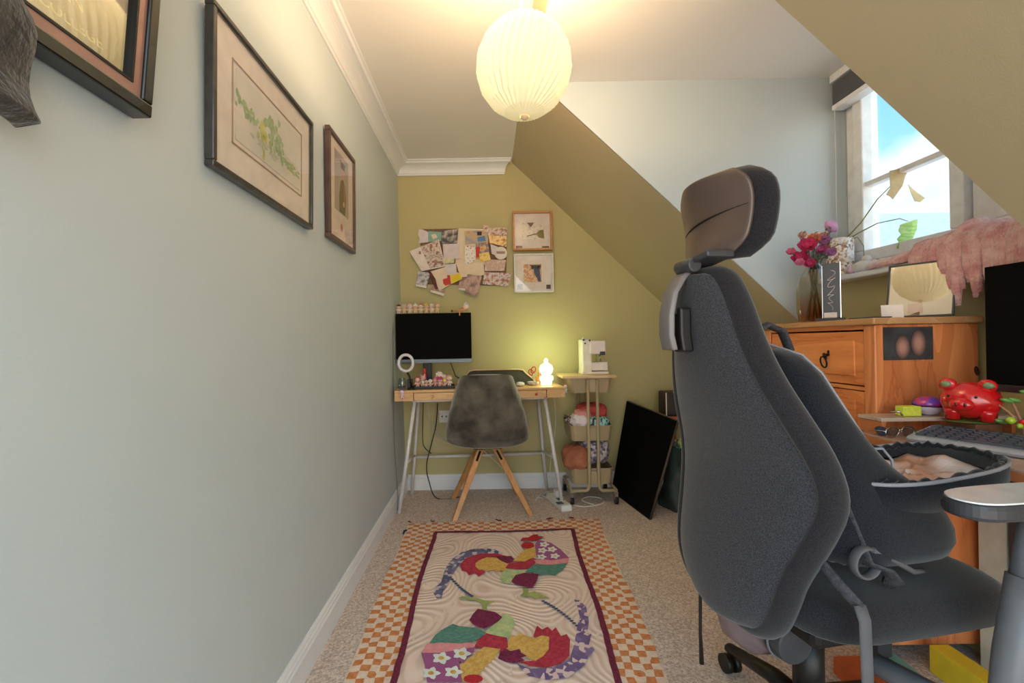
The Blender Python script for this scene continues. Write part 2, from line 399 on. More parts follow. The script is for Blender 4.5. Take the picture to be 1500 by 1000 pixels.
for (yy, zz, ry, rz, mi) in ((1.115, 1.655, .014, .016, 0), (1.14, 1.648, .018, .018, 0), (1.165, 1.638, .016, .02, 0), (1.19, 1.632, .02, .018, 0), (1.225, 1.628, .018, .026, 1), (1.245, 1.618, .018, .03, 1), (1.275, 1.655, .026, .026, 0), (1.30, 1.665, .024, .028, 0), (1.29, 1.625, .02, .03, 0), (1.325, 1.635, .02, .03, 0), (1.35, 1.61, .022, .024, 0), (1.385, 1.60, .02, .014, 0), (1.42, 1.598, .022, .012, 0), (1.455, 1.594, .018, .01, 0), (1.29, 1.585, .03, .012, 2), (1.22, 1.592, .03, .010, 2)):
    for e_ in range(11):
        oy, oz, sc_ = random.gauss(0, ry*.55), random.gauss(0, rz*.5), random.uniform(.22, .48); ring = []
        for k in range(9):
            w = sc_*(1+.35*random.uniform(-1, 1)); ring.append(pt(yy+oy+ry*w*math.cos(2*PI*k/9), zz+oz+rz*w*math.sin(2*PI*k/9), .0130+.00004*e_+.0002*mi))
        mb.f([mb.v(p) for p in ring], mi)
mb.build('painted_trees', mtree, th)
pane('glazing', m_pglass, .0165, .014, .0015)
# portrait photo
th, pane, pt = left_frame('framed_portrait_photo', 'small dark brown framed portrait photo of a person in gown and cap', 1.715, 2.055, 1.460, 1.884, .019, .020, mat('dark_brown_wood', (70, 46, 42), .35, col2=(88, 62, 56), scale=14, coat=.3), .012)
pane('mount', mat('pink_white_mount', (240, 222, 216), .8), .007, .019)
pane('photo', mat('photo_grey_backdrop', (176, 160, 160), .6, col2=(164, 148, 148), scale=8), .0102, 0, .0012, rect=(1.797, 1.972, 1.593, 1.833))
ptv = pt
def pt(y, z, off): return ptv(1.715+(y-1.728)*.945, z+.068, off)
mb = MB()
def flat(yy, zz, ry, rz, mi, n=12, off=.0118):
    mb.f([mb.v(pt(yy+ry*math.cos(2*PI*k/n), zz+rz*math.sin(2*PI*k/n), off)) for k in range(n)], mi)
mb.f([mb.v(pt(a, b, .0118)) for a, b in ((1.87, 1.527), (1.95, 1.527), (1.965, 1.60), (1.95, 1.655), (1.92, 1.675), (1.89, 1.655), (1.87, 1.60))], 0)
flat(1.918, 1.692, .017, .024, 1, off=.0121); mb.f([mb.v(pt(a, b, .0123)) for a, b in ((1.89, 1.712), (1.945, 1.712), (1.945, 1.735), (1.89, 1.735))], 0)
mb.f([mb.v(pt(a, b, .0124)) for a, b in ((1.88, 1.733), (1.955, 1.733), (1.96, 1.740), (1.875, 1.740))], 0)
mb.f([mb.v(pt(a, b, .0122)) for a, b in ((1.93, 1.60), (1.945, 1.56), (1.955, 1.58), (1.945, 1.65), (1.93, 1.66))], 2); flat(1.93, 1.57, .012, .012, 1, off=.0123)
mb.build('person_figure', [mat('dark_gown', (54, 40, 36), .8), mat('photo_skin', (214, 160, 132), .8), mat('photo_red', (178, 60, 60), .8)], th)
mb = MB(); mb.f([mb.v(pt(1.905+.016*math.cos(a), 1.468+.018*math.sin(a), .0105)) for a in [k*PI/4 for k in range(8)]]); mb.build('seal', mat('red_seal', (190, 90, 80), .7), th)
mb = MB()
for k in range(2): mb.prism([pt(1.82, 1.497-k*.008, .0102), pt(1.99, 1.497-k*.008, .0102), pt(1.99, 1.4985-k*.008, .0102), pt(1.82, 1.4985-k*.008, .0102)], (.0004, 0, 0))
mb.build('caption_lines', mat('pale_caption', (200, 180, 174), .8), th)
pane('glazing', m_pglass, .0145, .019, .0015)
# hanging garment, nearest left
m_velvet = mat('mottled_grey_brown_fabric', (74, 68, 60), .9, col2=(34, 29, 27), scale=26, bump=.9, bscale=60, detail=6, sheen=.3)
def cloth(i, j):
    z = 1.345+j*.75; y = .26+i*.309
    x = XL+.03+.018*math.sin(i*9+j*5)+.012*math.sin(j*34+i*3)
    return (x, y+.004*math.sin(j*40), z-.015*i*(1-j))
og = MB().grid(cloth, 26, 40).build('hanging_garment', m_velvet, solid=.028, bevel=.003)
tag(og, 'mottled grey brown fabric garment hanging at the near end of left wall', 'garment')
mb = MB(); mb.tube([(XL+.03, .55, 1.36), (XL+.035, .567, 1.352), (XL+.036, .575, 1.345)], [.003, .002, .0008], 5); mb.build('frayed_thread', m_velvet, og)
# ------------------------------------------------------------------ collage board on back wall
def cq(x, y): return 590+x/8.335, 320+y/8.335
def paper(name, label, cat, poly, off, m, group='papers pinned to the board', extra=None):
    pts = [onBack(*cq(*p), off=off) for p in poly]
    o = MB().prism(pts, (0, -.0016, 0)).build(name, m)
    tag(o, label, cat, group)
    if extra:
        for nm, pl, mm in extra:
            MB().prism([onBack(*cq(*p), off=off+.0026) for p in pl], (0, -.0006, 0)).build(nm, mm, o)
    return o
m_cork = mat('brown_board', (134, 104, 82), .9, col2=(110, 84, 66), scale=60)
o = MB().prism([onBack(*cq(*p), off=.001) for p in ((215, 135), (1268, 118), (1262, 822), (235, 800))], (0, -.011, 0)).build('pinboard', m_cork); tag(o, 'brown pinboard behind the overlapping pinned papers on the back wall', 'pinboard')
W1 = mat('white_card', (238, 226, 220), .7); W2 = mat('cream_card', (236, 216, 192), .7, col2=(228, 206, 180), scale=12); W3 = mat('lilac_white_paper', (226, 214, 220), .7, col2=(214, 200, 206), scale=25)
ph_dark = blotch('print_dark_trees', [(30, 28, 30), (60, 56, 56), (170, 156, 150), (224, 208, 196)], 26)
ph_beach = blotch('print_beach', [(96, 116, 160), (176, 160, 140), (198, 160, 110), (120, 96, 90)], 16)
ph_toy = blotch('print_toy', [(186, 40, 50), (220, 180, 110), (110, 84, 120), (226, 196, 130)], 20)
ph_mono = blotch('print_sketch', [(50, 44, 46), (236, 224, 216), (240, 230, 222), (90, 70, 76)], 60)
ph_food = blotch('print_food', [(120, 60, 50), (232, 176, 96), (250, 214, 150), (160, 96, 70)], 34)
ph_strip = blotch('print_shop', [(84, 44, 44), (180, 140, 130), (224, 200, 184), (110, 60, 60)], 40)
ph_sketch = blotch('print_pink_sketch', [(206, 176, 160), (190, 156, 142), (222, 196, 180)], 40)
ph_land = blotch('print_green_hills', [(92, 96, 74), (190, 188, 140), (224, 214, 176), (70, 70, 56)], 24)
ph_bw = blotch('print_grey_group', [(70, 66, 74), (150, 144, 150), (210, 202, 204), (96, 90, 96)], 30)
ph_port = blotch('print_brown_portrait', [(78, 46, 42), (150, 110, 100), (196, 156, 140), (104, 66, 58)], 18)
ph_badges = blotch('print_badges', [(60, 44, 52), (180, 120, 90), (214, 200, 204), (120, 96, 130)], 36)
ph_flower = blotch('print_flowers', [(206, 120, 60), (120, 90, 80), (226, 206, 190), (160, 130, 120), (230, 214, 200)], 26)
m_teal = mat('teal_card', (150, 190, 176), .7, col2=(130, 172, 160), scale=14)
m_lred = mat('red_ink', (208, 52, 40), .6); m_lyel = mat('yellow_ink', (240, 208, 40), .6)
paper('cream_sheet', 'tall cream sheet pinned down the middle of the pinboard', 'paper', [(680, 120), (1000, 125), (1005, 560), (640, 560)], .013, W2)
paper('crumpled_card', 'crumpled white card at the upper left corner of pinboard', 'card', [(200, 130), (245, 135), (310, 165), (312, 290), (190, 300), (205, 240), (185, 200)], .014, W3)
paper('teal_card', 'teal green card with small white drawing near pinboard top left', 'card', [(310, 155), (470, 165), (468, 275), (312, 285)], .0165, m_teal, extra=[('drawing', [(345, 200), (400, 185), (425, 230), (370, 250)], W2)])
paper('tree_photo', 'photo of dark trees against pale sky near top of pinboard', 'photo', [(470, 150), (680, 128), (662, 302), (472, 305)], .019, ph_dark)
paper('patterned_sheet', 'plain lilac white sheet right of the large tilted card', 'paper', [(488, 312), (690, 305), (690, 488), (500, 492)], .0215, W3)
paper('beach_photo', 'blue and sandy photo of two people by the sea', 'photo', [(755, 155), (1035, 140), (1045, 290), (765, 315)], .0165, ph_beach, extra=[('blue_shirt', [(910, 230), (1000, 210), (1015, 275), (915, 280)], mat('photo_blue', (92, 140, 196), .7)), ('dark_hat', [(905, 160), (965, 158), (962, 205), (910, 205)], mat('photo_navy', (44, 44, 80), .7))])
paper('toy_photo', 'photo with a red patch and a dark seated shape', 'photo', [(890, 310), (1040, 285), (1060, 470), (895, 500)], .019, ph_toy, extra=[('red_patch', [(892, 350), (945, 345), (930, 470), (895, 480)], m_lred)])
paper('sketch_print', 'black and white speckled print in centre of pinboard', 'print', [(760, 330), (888, 345), (885, 520), (758, 560)], .0215, ph_mono)
paper('shop_photo_strip', 'brown photo strip along the top right of the pinboard', 'photo', [(1020, 115), (1268, 112), (1272, 205), (1030, 205)], .0165, ph_strip)
paper('ticket_stub', 'small red brown leaflet sticking up above pinboard top edge', 'leaflet', [(975, 75), (1040, 88), (1060, 170), (1000, 185)], .0195, ph_strip)
paper('food_photo', 'golden yellow food photo under the brown strip, pinboard right', 'photo', [(1045, 205), (1270, 210), (1265, 345), (1060, 300)], .019, ph_food)
paper('white_tag', 'small white tag left of the round white badge', 'tag', [(1070, 310), (1160, 345), (1140, 450), (1085, 430)], .0225, W3)
cir = [(1197+78*math.cos(k*PI/12), 422+78*math.sin(k*PI/12)) for k in range(24)]
paper('round_badge', 'round white badge at the right side of the pinboard', 'badge', cir, .0215, W1, extra=[('band', [(1140, 400), (1250, 400), (1245, 430), (1150, 430)], mat('badge_brown', (170, 140, 126), .7))])
paper('pink_sketch', 'pinkish line drawing below the round badge', 'drawing', [(1000, 500), (1262, 505), (1240, 640), (1000, 640)], .0165, ph_sketch)
paper('yellow_red_print', 'yellow and crimson print just left of the round badge', 'print', [(930, 430), (1050, 405), (1075, 500), (950, 535)], .0245, blotch('print_yellow_red', [(200, 40, 50), (240, 206, 70), (230, 200, 120), (60, 60, 80)], 30))
paper('green_hills_photo', 'wide photo of green hills in the middle of the pinboard', 'photo', [(430, 470), (635, 485), (625, 540), (440, 565)], .0245, ph_land)
o = paper('floral_card', 'large tilted white card with an orange floral print', 'card', [(80, 400), (440, 255), (520, 585), (230, 642)], .0265, W1, extra=[('floral_print', [(215, 340), (430, 262), (508, 572), (330, 612)], ph_flower), ('stamp', [(195, 400), (220, 400), (222, 435), (197, 435)], mat('stamp_brown', (170, 120, 110), .8))])
paper('folded_map', 'pale cream folded leaflet in the lower middle of pinboard', 'leaflet', [(655, 560), (985, 530), (1000, 690), (700, 720)], .019, W2)
paper('green_slip', 'small white printed slip above the red and yellow lettering', 'slip', [(518, 560), (650, 548), (660, 665), (530, 680)], .0285, W3)
paper('lettered_card', 'cream card with red and yellow lettering patches, lower left', 'card', [(325, 650), (520, 590), (760, 700), (450, 880)], .0265, W2, extra=[('red_lettering', [(490, 740), (545, 725), (540, 690), (575, 690), (590, 800), (520, 820), (495, 790)], m_lred), ('yellow_lettering', [(575, 705), (690, 665), (728, 735), (600, 795)], m_lyel)])
paper('group_photo', 'grey group photo at the lower left corner of pinboard', 'photo', [(185, 645), (335, 660), (285, 850), (158, 825)], .0245, ph_bw, extra=[('white_margin', [(162, 800), (290, 822), (285, 850), (158, 825)], W1)])
paper('lanyard', 'brown ribbon lanyard hanging with a blue top', 'lanyard', [(300, 640), (345, 650), (400, 740), (430, 860), (395, 865), (365, 760), (335, 690)], .0305, mat('brown_ribbon', (104, 56, 50), .8))
paper('small_photo', 'small white edged photo hanging lowest at left of board', 'photo', [(345, 800), (520, 880), (498, 945), (332, 895)], .0225, ph_port, extra=[('white_margin', [(340, 870), (508, 915), (498, 945), (332, 895)], W1)])
paper('pair_photo', 'narrow dark photo left of the brown portrait photo', 'photo', [(700, 725), (780, 722), (775, 882), (675, 868)], .0225, ph_port, extra=[('white_margin', [(680, 845), (772, 855), (775, 882), (675, 868)], W1)])
paper('portrait_photo', 'brown portrait photo hanging lowest at the board centre', 'photo', [(790, 680), (968, 700), (912, 952), (755, 920)], .0245, ph_port)
paper('badge_photo', 'landscape photo of round shapes at lower right of board', 'photo', [(995, 655), (1332, 665), (1282, 828), (975, 800)], .0205, ph_badges)
# ------------------------------------------------------------------ two box frames
def box_frame(name, label, q, fm, t, extra):
    x0, y0_, x1, y1_ = q
    a = onBack(x0, y1_, .004); b = onBack(x1, y0_, .004)
    X0, X1, Z0, Z1 = a.x, b.x, a.z, b.z
    th = thing(name, label, 'picture frame', ((X0+X1)/2, a.y, Z0))
    Y = wallY(Z1)-.008
    def Yy(z): return Y
    mb = MB(); D = .032
    for xa, xb, za, zb in ((X0, X1, Z0, Z0+t), (X0, X1, Z1-t, Z1), (X0, X0+t, Z0+t, Z1-t), (X1-t, X1, Z0+t, Z1-t)):
        mb.box((xa, Y-D, za), (xb, Y, zb))
    mb.build('frame', fm, th, bevel=.0015)
    MB().box((X0+t, Y-.006, Z0+t), (X1-t, Y-.003, Z1-t)).build('mount', W1, th)
    w, h = X1-X0, Z1-Z0
    for nm, (fa, fb, fc, fd), m in extra:
        MB().box((X0+w*fa, Y-.0085, Z0+h*fc), (X0+w*fb, Y-.0065, Z0+h*fd)).build(nm, m, th)
    MB().box((X0+t, Y-D+.006, Z0+t), (X1-t, Y-D+.008, Z1-t)).build('glazing', m_pglass, th)
    return th, X0, X1, Z0, Z1, Y
th, X0, X1, Z0, Z1, Y = box_frame('oak_box_frame', 'light oak box frame with a key print, upper of the two', (751, 310.5, 807.5, 368.5), wood('oak_frame', (204, 142, 84), (176, 114, 62), 0, 20), .012,
    [('print', (.25, .8, .28, .72), blotch('print_letter', [(214, 206, 196), (232, 222, 212), (180, 170, 160)], 60)), ('ornaments', (.08, .24, .07, .13), mat('brown_bits', (120, 76, 60), .7)), ('ornaments', (.74, .92, .07, .11), mat('brown_bits', (120, 76, 60), .7))])
mb = MB(); c = Vector((X0+(X1-X0)*.62, Y-.011, Z0+(Z1-Z0)*.42))
mb.tube([c+Vector((-.07, 0, -.012)), c+Vector((-.02, 0, .0)), c], .003, 6); mb.prism([c+Vector(p) for p in ((0, 0, -.006), (.012, 0, -.024), (.05, 0, -.03), (.045, 0, .03), (.02, 0, .026), (0, 0, .01))], (0, -.003, 0))
mb.build('key', mat('antique_green_brass', (120, 108, 56), .5, .4), th)
mb = MB(); mb.prism([(X0+(X1-X0)*a, Y-.0105, Z0+(Z1-Z0)*b) for a, b in ((.36, .72), (.55, .72), (.47, .60))], (0, -.001, 0)); mb.build('stamp', mat('brown_print', (110, 70, 62), .7), th)
th, X0, X1, Z0, Z1, Y = box_frame('white_box_frame', 'white box frame with a small colourful comic print, lower of the two', (753, 372, 809.5, 429.5), m_white, .010,
    [('print', (.25, .7, .27, .74), blotch('print_comic', [(226, 196, 110), (200, 90, 60), (232, 210, 160), (150, 110, 80)], 50)), ('yellow_patch', (.44, .68, .60, .72), m_lyel), ('ornament', (.08, .22, .08, .22), mat('grey_ornament', (150, 152, 156), .6, col2=(200, 200, 204), scale=80)), ('ornament', (.82, .93, .09, .20), mat('dark_ornament', (60, 34, 32), .6))])
mb = MB(); w = X1-X0; h = Z1-Z0
mb.prism([(X0+w*a, Y-.0092, Z0+h*b) for a, b in ((.5, .62), (.58, .66), (.66, .58), (.68, .3), (.62, .28), (.58, .38), (.52, .48))], (0, -.0015, 0)); mb.build('blue_figure', mat('comic_blue', (60, 66, 120), .7, col2=(30, 30, 60), scale=60), th)
# ------------------------------------------------------------------ pendant lamp
LC = Vector((.122, 1.35, 1.863)); LR = .142
def paper_shade():
    m = bpy.data.materials.new('pleated_lampshade_paper'); m.use_nodes = True; nt = m.node_tree; N = nt.nodes; L = nt.links; N.clear()
    o = N.new('ShaderNodeOutputMaterial'); d = N.new('ShaderNodeBsdfDiffuse'); t = N.new('ShaderNodeBsdfTranslucent'); mx = N.new('ShaderNodeMixShader'); e = N.new('ShaderNodeEmission'); ad = N.new('ShaderNodeAddShader')
    d.inputs[0].default_value = lin((250, 244, 216)); t.inputs[0].default_value = (.72, .9, 1, 1); mx.inputs[0].default_value = .042
    e.inputs[0].default_value = lin((255, 244, 190)); e.inputs[1].default_value = LAMP_E
    L.new(d.outputs[0], mx.inputs[1]); L.new(t.outputs[0], mx.inputs[2]); L.new(mx.outputs[0], ad.inputs[0]); L.new(e.outputs[0], ad.inputs[1]); L.new(ad.outputs[0], o.inputs[0])
    return m
LAMP_E = .0
th = thing('pendant_lamp', 'round pleated cream paper lampshade glowing on a cord from the ceiling', 'pendant lamp', (LC.x, LC.y, LC.z-LR))
mb = MB(); n = 36; rows = 7; rings = []
for j in range(rows+1):
    t = .10+(PI-.72)*j/rows; ring = []
    for k in range(2*n):
        a = 2*PI*(k+(.5 if False else 0))/(2*n)
        ridge = (k % 2 == 0) if j % 2 == 0 else (k % 2 == 1)
        r = LR*(1.0 if ridge else .935)
        ring.append(LC+Vector((r*math.sin(t)*math.cos(a), r*math.sin(t)*math.sin(a), -LR*1.02*math.cos(t))))
    rings.append(ring)
mb.loft(rings, 0, False, False)
mb.build('lamp_shade', paper_shade(), th)
MB().tube([(LC.x-.004, LC.y, LC.z+.08), (LC.x-.004, LC.y, ZC)], .0035, 8).build('cord', mat('brown_cord', (196, 150, 100), .7), th)
MB().lathe([(.001, -LR*1.09), (.006, -LR*1.085), (.011, -LR*1.05), (.014, -LR*1.0), (.012, -LR*.97)], LC, 12).build('finial', mat('pale_tie', (226, 200, 160), .6), th)
MB().lathe([(.05, -.012), (.045, -.022), (.012, -.03), (.05, 0)][::-1], (LC.x-.004, LC.y, ZC), 20).build('ceiling_rose', m_white, th)
MB().ball(LC+Vector((0, 0, .095)), .028, 12).build('bulb', mat('warm_bulb', (255, 226, 160), .5, emit=6), th)
def lamp(name, loc, power, col, radius):
    l = bpy.data.lights.new(name, 'POINT'); l.energy = power; l.color = col; l.shadow_soft_size = radius
    o = bpy.data.objects.new(name, l); COL.objects.link(o); o.location = loc; return o
lamp('pendant_bulb_light', LC+Vector((0, 0, .112)), 31, (1, .68, .38), .03).parent = None
exec_after = []
# ------------------------------------------------------------------ desk at the back
TD = Matrix.Translation((-.578, 2.80, 0)) @ Matrix.Rotation(math.radians(3.2), 4, 'Z')
def D(x, y, z): return TD @ Vector((x, y, z))
DW, DD, DZ = 1.062, .40, .765
pine = wood('light_pine', (222, 182, 128), (198, 152, 98), 0, 7, .45, .1, 4)
dk = thing('desk', 'light pine desk with thin drawers on white metal trestle legs', 'desk', D(DW/2, DD/2, 0))
MB(TD).box((0, 0, DZ-.014), (DW, DD, DZ)).build('desktop', pine, dk, bevel=.002)
mb = MB(TD); mb.box((.118, .012, DZ-.066), (DW-.118, DD, DZ-.0155)); mb.box((0, .003, DZ-.066), (.115, DD, DZ-.0145)); mb.box((DW-.115, .003, DZ-.066), (DW, DD, DZ-.0145)); mb.build('drawer_box', pine, dk, bevel=.0015)
for a, b in ((.119, .529), (.533, DW-.119)):
    dr = MB(TD).box((a, .001, DZ-.063), (b, .011, DZ-.018)).build('drawer', pine, dk, bevel=.0015)
    MB(TD).lathe([(.003, 0), (.004, -.006), (.009, -.012), (.008, -.017), (.002, -.019)], ((a+b)/2+(.14 if a > .5 else -.09), .001, DZ-.04), 12, axis='y').build('knob', pine if a < .5 else mat('red_knob', (180, 60, 50), .4), dr)
lr = .0115
for s in (0, 1):
    xt = .118 if s == 0 else DW-.118; xf = .012 if s == 0 else DW-.020
    for (yt, yf) in ((.07, .035), (DD-.06, DD-.012)):
        MB(TD).tube([(xt, yt, DZ-.067), (lerp(xt, xf, 1 if yf < .1 else .62), yf, 0)], lr, 10).build('leg', m_wmetal, dk)
    q = .64; xm = lerp(xt, xf, .8)
    MB(TD).tube([(lerp(xt, xf, .56), lerp(.07, .035, .56), DZ*.40), (lerp(xt, xf, .62*.60), lerp(DD-.06, DD-.012, .6), DZ*.36)], .009, 8).build('side_bar', m_wmetal, dk)
MB(TD).tube([(.09, DD-.03, .262), (DW-.09, DD-.03, .262)], .010, 8).build('cross_bar', m_wmetal, dk)
MB(TD).box((.10, .06, DZ-.080), (DW-.10, .075, DZ-.067)).build('front_rail', m_wmetal, dk)
# monitor
def mon_P(x, y): return P(x, y, 3.0)
mo = thing('monitor', 'black monitor with silver chin on the back desk beneath the pinboard', 'monitor', (-.36, 3.0, DZ+.001))
a = P(579, 459.5, 2.985); b = P(691, 525.5, 2.985)
MB().box((a.x, 2.985, b.z+.004), (b.x, 3.012, a.z)).build('screen', m_screen, mo, bevel=.003)
mb = MB(); mb.box((a.x, 2.982, b.z-.022), (b.x+.003, 3.012, b.z+.003)); mb.build('chin', mat('silver_blue_plastic', (130, 142, 160), .35), mo, bevel=.003)
MB().box((-.42, 3.012, .93), (-.30, 3.05, 1.15)).build('rear_housing', m_black, mo, bevel=.01)
mb = MB(); mb.box((-.43, 3.03, DZ+.006), (-.375, 3.05, .95)); mb.build('stand_post', m_black, mo, bevel=.004)
MB().box((-.50, 2.98, DZ+.001), (-.30, 3.12, DZ+.009)).build('stand_base', m_black, mo, bevel=.004)
tag(MB().box((-.428, 3.004, .80), (-.408, 3.020, .89)).build('red_marker', mat('red_lacquer', (196, 34, 34), .3), bevel=.004), 'red upright case behind the little figures under back monitor', 'case')
tag(MB().tube([(-.25, 3.03, .93), (-.235, 3.05, .88), (-.22, 3.08, .83), (-.14, 3.12, .775)], .003, 6).build('monitor_cable', m_black), 'thin black cable from the back monitor down to the desk', 'cable')
# ring light
rl = thing('ring_light', 'small white ring light on black stand at left of back desk', 'ring light', P(601, 567, 2.86))
c = P(594.5, 531.5, 2.86)
MB().ring([c+Vector((.045*math.cos(k*PI/16), 0, .051*math.sin(k*PI/16))) for k in range(32)], .0095, 10).build('ring', mat('frosted_white', (226, 222, 232), .5), rl)
MB().tube([c+Vector((.005, .006, -.055)), c+Vector((.02, .01, -.085)), Vector((c.x+.03, 2.87, DZ+.01))], .006, 8).build('stem', m_black, rl)
MB().lathe([(.028, 0), (.028, .006), (.008, .012), (.001, .012)], (c.x+.03, 2.87, DZ+.0005), 16).build('base', m_black, rl)
MB().box((c.x-.028, 2.857, c.z-.006), (c.x+.028, 2.865, c.z+.006)).build('phone_clip', m_dgrey, rl, bevel=.002)
# dolls
def doll(name, label, base, h, skin, hat, cat='figurine', group=None, hatform='cap', yaw=0):
    b = Vector(base); u = h/7.0
    th = thing(name, label, cat, b, group)
    mb = MB()
    for s in (-1, 1):
        mb.tube([b+Vector((s*.62*u, 0, .15*u)), b+Vector((s*.6*u, 0, 1.3*u)), b+Vector((s*.45*u, 0, 2.1*u))], [.5*u, .5*u, .55*u], 8)
        mb.tube([b+Vector((s*.9*u, 0, 3.5*u)), b+Vector((s*1.5*u, -.1*u, 2.9*u)), b+Vector((s*1.6*u, -.4*u, 2.2*u))], [.36*u, .33*u, .3*u], 8)
        mb.ball(b+Vector((s*1.55*u, 0, 5.0*u)), .25*u, 6)
    mb.ball(b+Vector((0, 0, 2.8*u)), (1.0*u, .8*u, 1.15*u), 12)
    mb.ball(b+Vector((0, 0, 5.1*u)), (1.55*u, 1.4*u, 1.4*u), 14)
    body = mb.build('body', skin, th)
    mb = MB(); c = b+Vector((0, .1*u, 5.4*u))
    if hatform == 'cap':
        mb.lathe([(1.68*u, 0), (1.62*u, .5*u), (1.2*u, 1.1*u), (.6*u, 1.45*u), (.05*u, 1.55*u)], c, 14)
    elif hatform == 'point':
        mb.lathe([(1.65*u, -.1*u), (1.4*u, .7*u), (.8*u, 1.3*u), (.3*u, 1.9*u), (.05*u, 2.3*u)], c, 12)
    elif hatform == 'ears':
        mb.lathe([(1.68*u, -.2*u), (1.5*u, .7*u), (.9*u, 1.2*u), (.05*u, 1.35*u)], c, 14)
        for s in (-1, 1): mb.ball(c+Vector((s*1.0*u, 0, 1.3*u)), (.45*u, .3*u, .75*u), 8)
    elif hatform == 'flower':
        for k in range(7): mb.ball(c+Vector((1.35*u*math.cos(k*2*PI/7), .0, .2*u+1.25*u*math.sin(k*2*PI/7))), (.62*u, .4*u, .62*u), 7)
    elif hatform == 'hair':
        mb.ball(c+Vector((0, .35*u, .1*u)), (1.7*u, 1.4*u, 1.45*u), 12)
    mb.build('hat', hat, th)
    for s in (-1, 1): MB().ball(b+Vector((s*.55*u, -1.33*u, 5.0*u)), .17*u, 6).build('eye', m_black, th)
    return th
skin = mat('doll_skin', (244, 200, 176), .5); skin2 = mat('doll_skin_pale', (248, 218, 204), .5)
hats = [((110, 44, 40), 'cap', 'with dark red cap'), ((222, 206, 210), 'ears', 'with pale grey ears'), ((240, 200, 190), 'flower', 'with pink petals round its head'), ((246, 240, 238), 'point', 'with white pointed hat'), ((156, 44, 44), 'hair', 'with crimson hair'), ((240, 206, 60), 'point', 'with yellow pointed hat'), ((236, 220, 200), 'cap', 'with cream cap'), ((226, 160, 96), 'hair', 'with ginger hair')]
ztop = a.z
for k, (hc, hf, desc) in enumerate(hats):
    p = P(584.3+k*8.05, 459, 2.998); p.z = ztop+.0006
    doll('figurine', 'tiny bare doll %s standing on the back monitor' % desc, p, .064, skin if k % 2 else skin2, mat('hat_%d' % k, hc, .6), group='dolls lined up on the back monitor', hatform=hf)
# lying doll
p = P(676, 458, 2.99); p.z = ztop
th = thing('reclining_figurine', 'small tan doll reclining at right end of back monitor', 'figurine', p)
mb = MB(); tan = mat('doll_tan', (214, 150, 106), .5)
mb.tube([p+Vector((-.055, -.004, .012)), p+Vector((-.02, -.004, .014)), p+Vector((.015, -.002, .018))], [.006, .009, .011], 8)
mb.tube([p+Vector((-.03, -.006, .012)), p+Vector((-.012, -.016, .006)), p+Vector((-.011, -.017, -.02))], [.006, .005, .004], 8)
mb.ball(p+Vector((.012, 0, .024)), (.014, .012, .014), 10); mb.build('body', tan, th)
MB().ball(p+Vector((.03, 0, .040)), (.021, .017, .019), 12).build('head', skin2, th)
MB().lathe([(.02, 0), (.017, .009), (.008, .018), (.002, .026)], p+Vector((.03, 0, .047)), 12).build('hat', mat('grey_white_hat', (206, 202, 208), .6), th)
MB().ball(p+Vector((-.062, -.004, .012)), (.007, .006, .008), 8).build('shoe', mat('dark_red_shoe', (110, 30, 30), .5), th)
# tray with figures
tc_ = D(.17, .13, DZ)
MBt = MB(TD); MBt.box((.115, .06, DZ+.0006), (.37, .19, DZ+.005)); 
for q in (((.115, .06), (.37, .064)), ((.115, .186), (.37, .19)), ((.115, .064), (.119, .186)), ((.366, .064), (.37, .186))): MBt.box((q[0][0], q[0][1], DZ+.005), (q[1][0], q[1][1], DZ+.018))
tag(MBt.build('tray', m_black, bevel=.001), 'black rectangular tray of small toys on back desk', 'tray')
fig = [(.135, .085, .072, (190, 70, 66), 'flower', 'red flower hat'), (.165, .12, .082, (232, 170, 176), 'ears', 'pink rabbit ears'), (.19, .085, .050, (236, 226, 220), 'cap', 'cream round cap'), (.215, .085, .056, (214, 232, 226), 'hair', 'mint hair'), (.245, .09, .066, (226, 120, 140), 'point', 'pink pointed hat'), (.27, .13, .095, (240, 224, 228), 'flower', 'white petal ruff'), (.275, .08, .068, (206, 70, 120), 'ears', 'magenta ears'), (.30, .125, .082, (232, 190, 200), 'cap', 'pale pink cap'), (.305, .085, .055, (240, 214, 60), 'cap', 'yellow cap'), (.335, .10, .075, (240, 160, 150), 'flower', 'coral petal ruff')]
for k, (x, y, h, hc, hf, d_) in enumerate(fig):
    p = D(x, y, DZ+.0055)
    doll('toy_figurine', 'little toy figure with %s in the black tray' % d_, p, h, skin2 if k % 2 else mat('doll_pinkish', (240, 190, 180), .5), mat('tray_hat_%d' % k, hc, .5), group='toy figures in the tray', hatform=hf)
# glass with pens, left end of desk
jp = D(.035, .11, DZ+.0005)
jar = thing('glass_jar', 'clear glass jar of small clips at left end of back desk', 'jar', jp)
MB().lathe([(.024, 0), (.026, .004), (.026, .055), (.021, .064), (.021, .07)], jp, 18, cap=False).build('jar_body', glass('jar_glass', (214, 226, 236), .15), jar)
mb = MB()
for k in range(14): mb.ball(jp+Vector((random.uniform(-.014, .014), random.uniform(-.014, .014), .008+k*.0026)), .006, 6, mi=k % 3)
mb.build('contents', [mat('clip_blue', (90, 120, 180), .5), mat('clip_yellow', (226, 206, 150), .5), mat('clip_grey', (170, 170, 180), .5)], jar)
mb = MB(); mb.box(jp+Vector((.028, .02, 0)), jp+Vector((.060, .055, .06))); tag(mb.build('desk_organiser', m_dgrey, bevel=.004), 'dark grey pen pot behind the clear jar on back desk', 'pen pot')
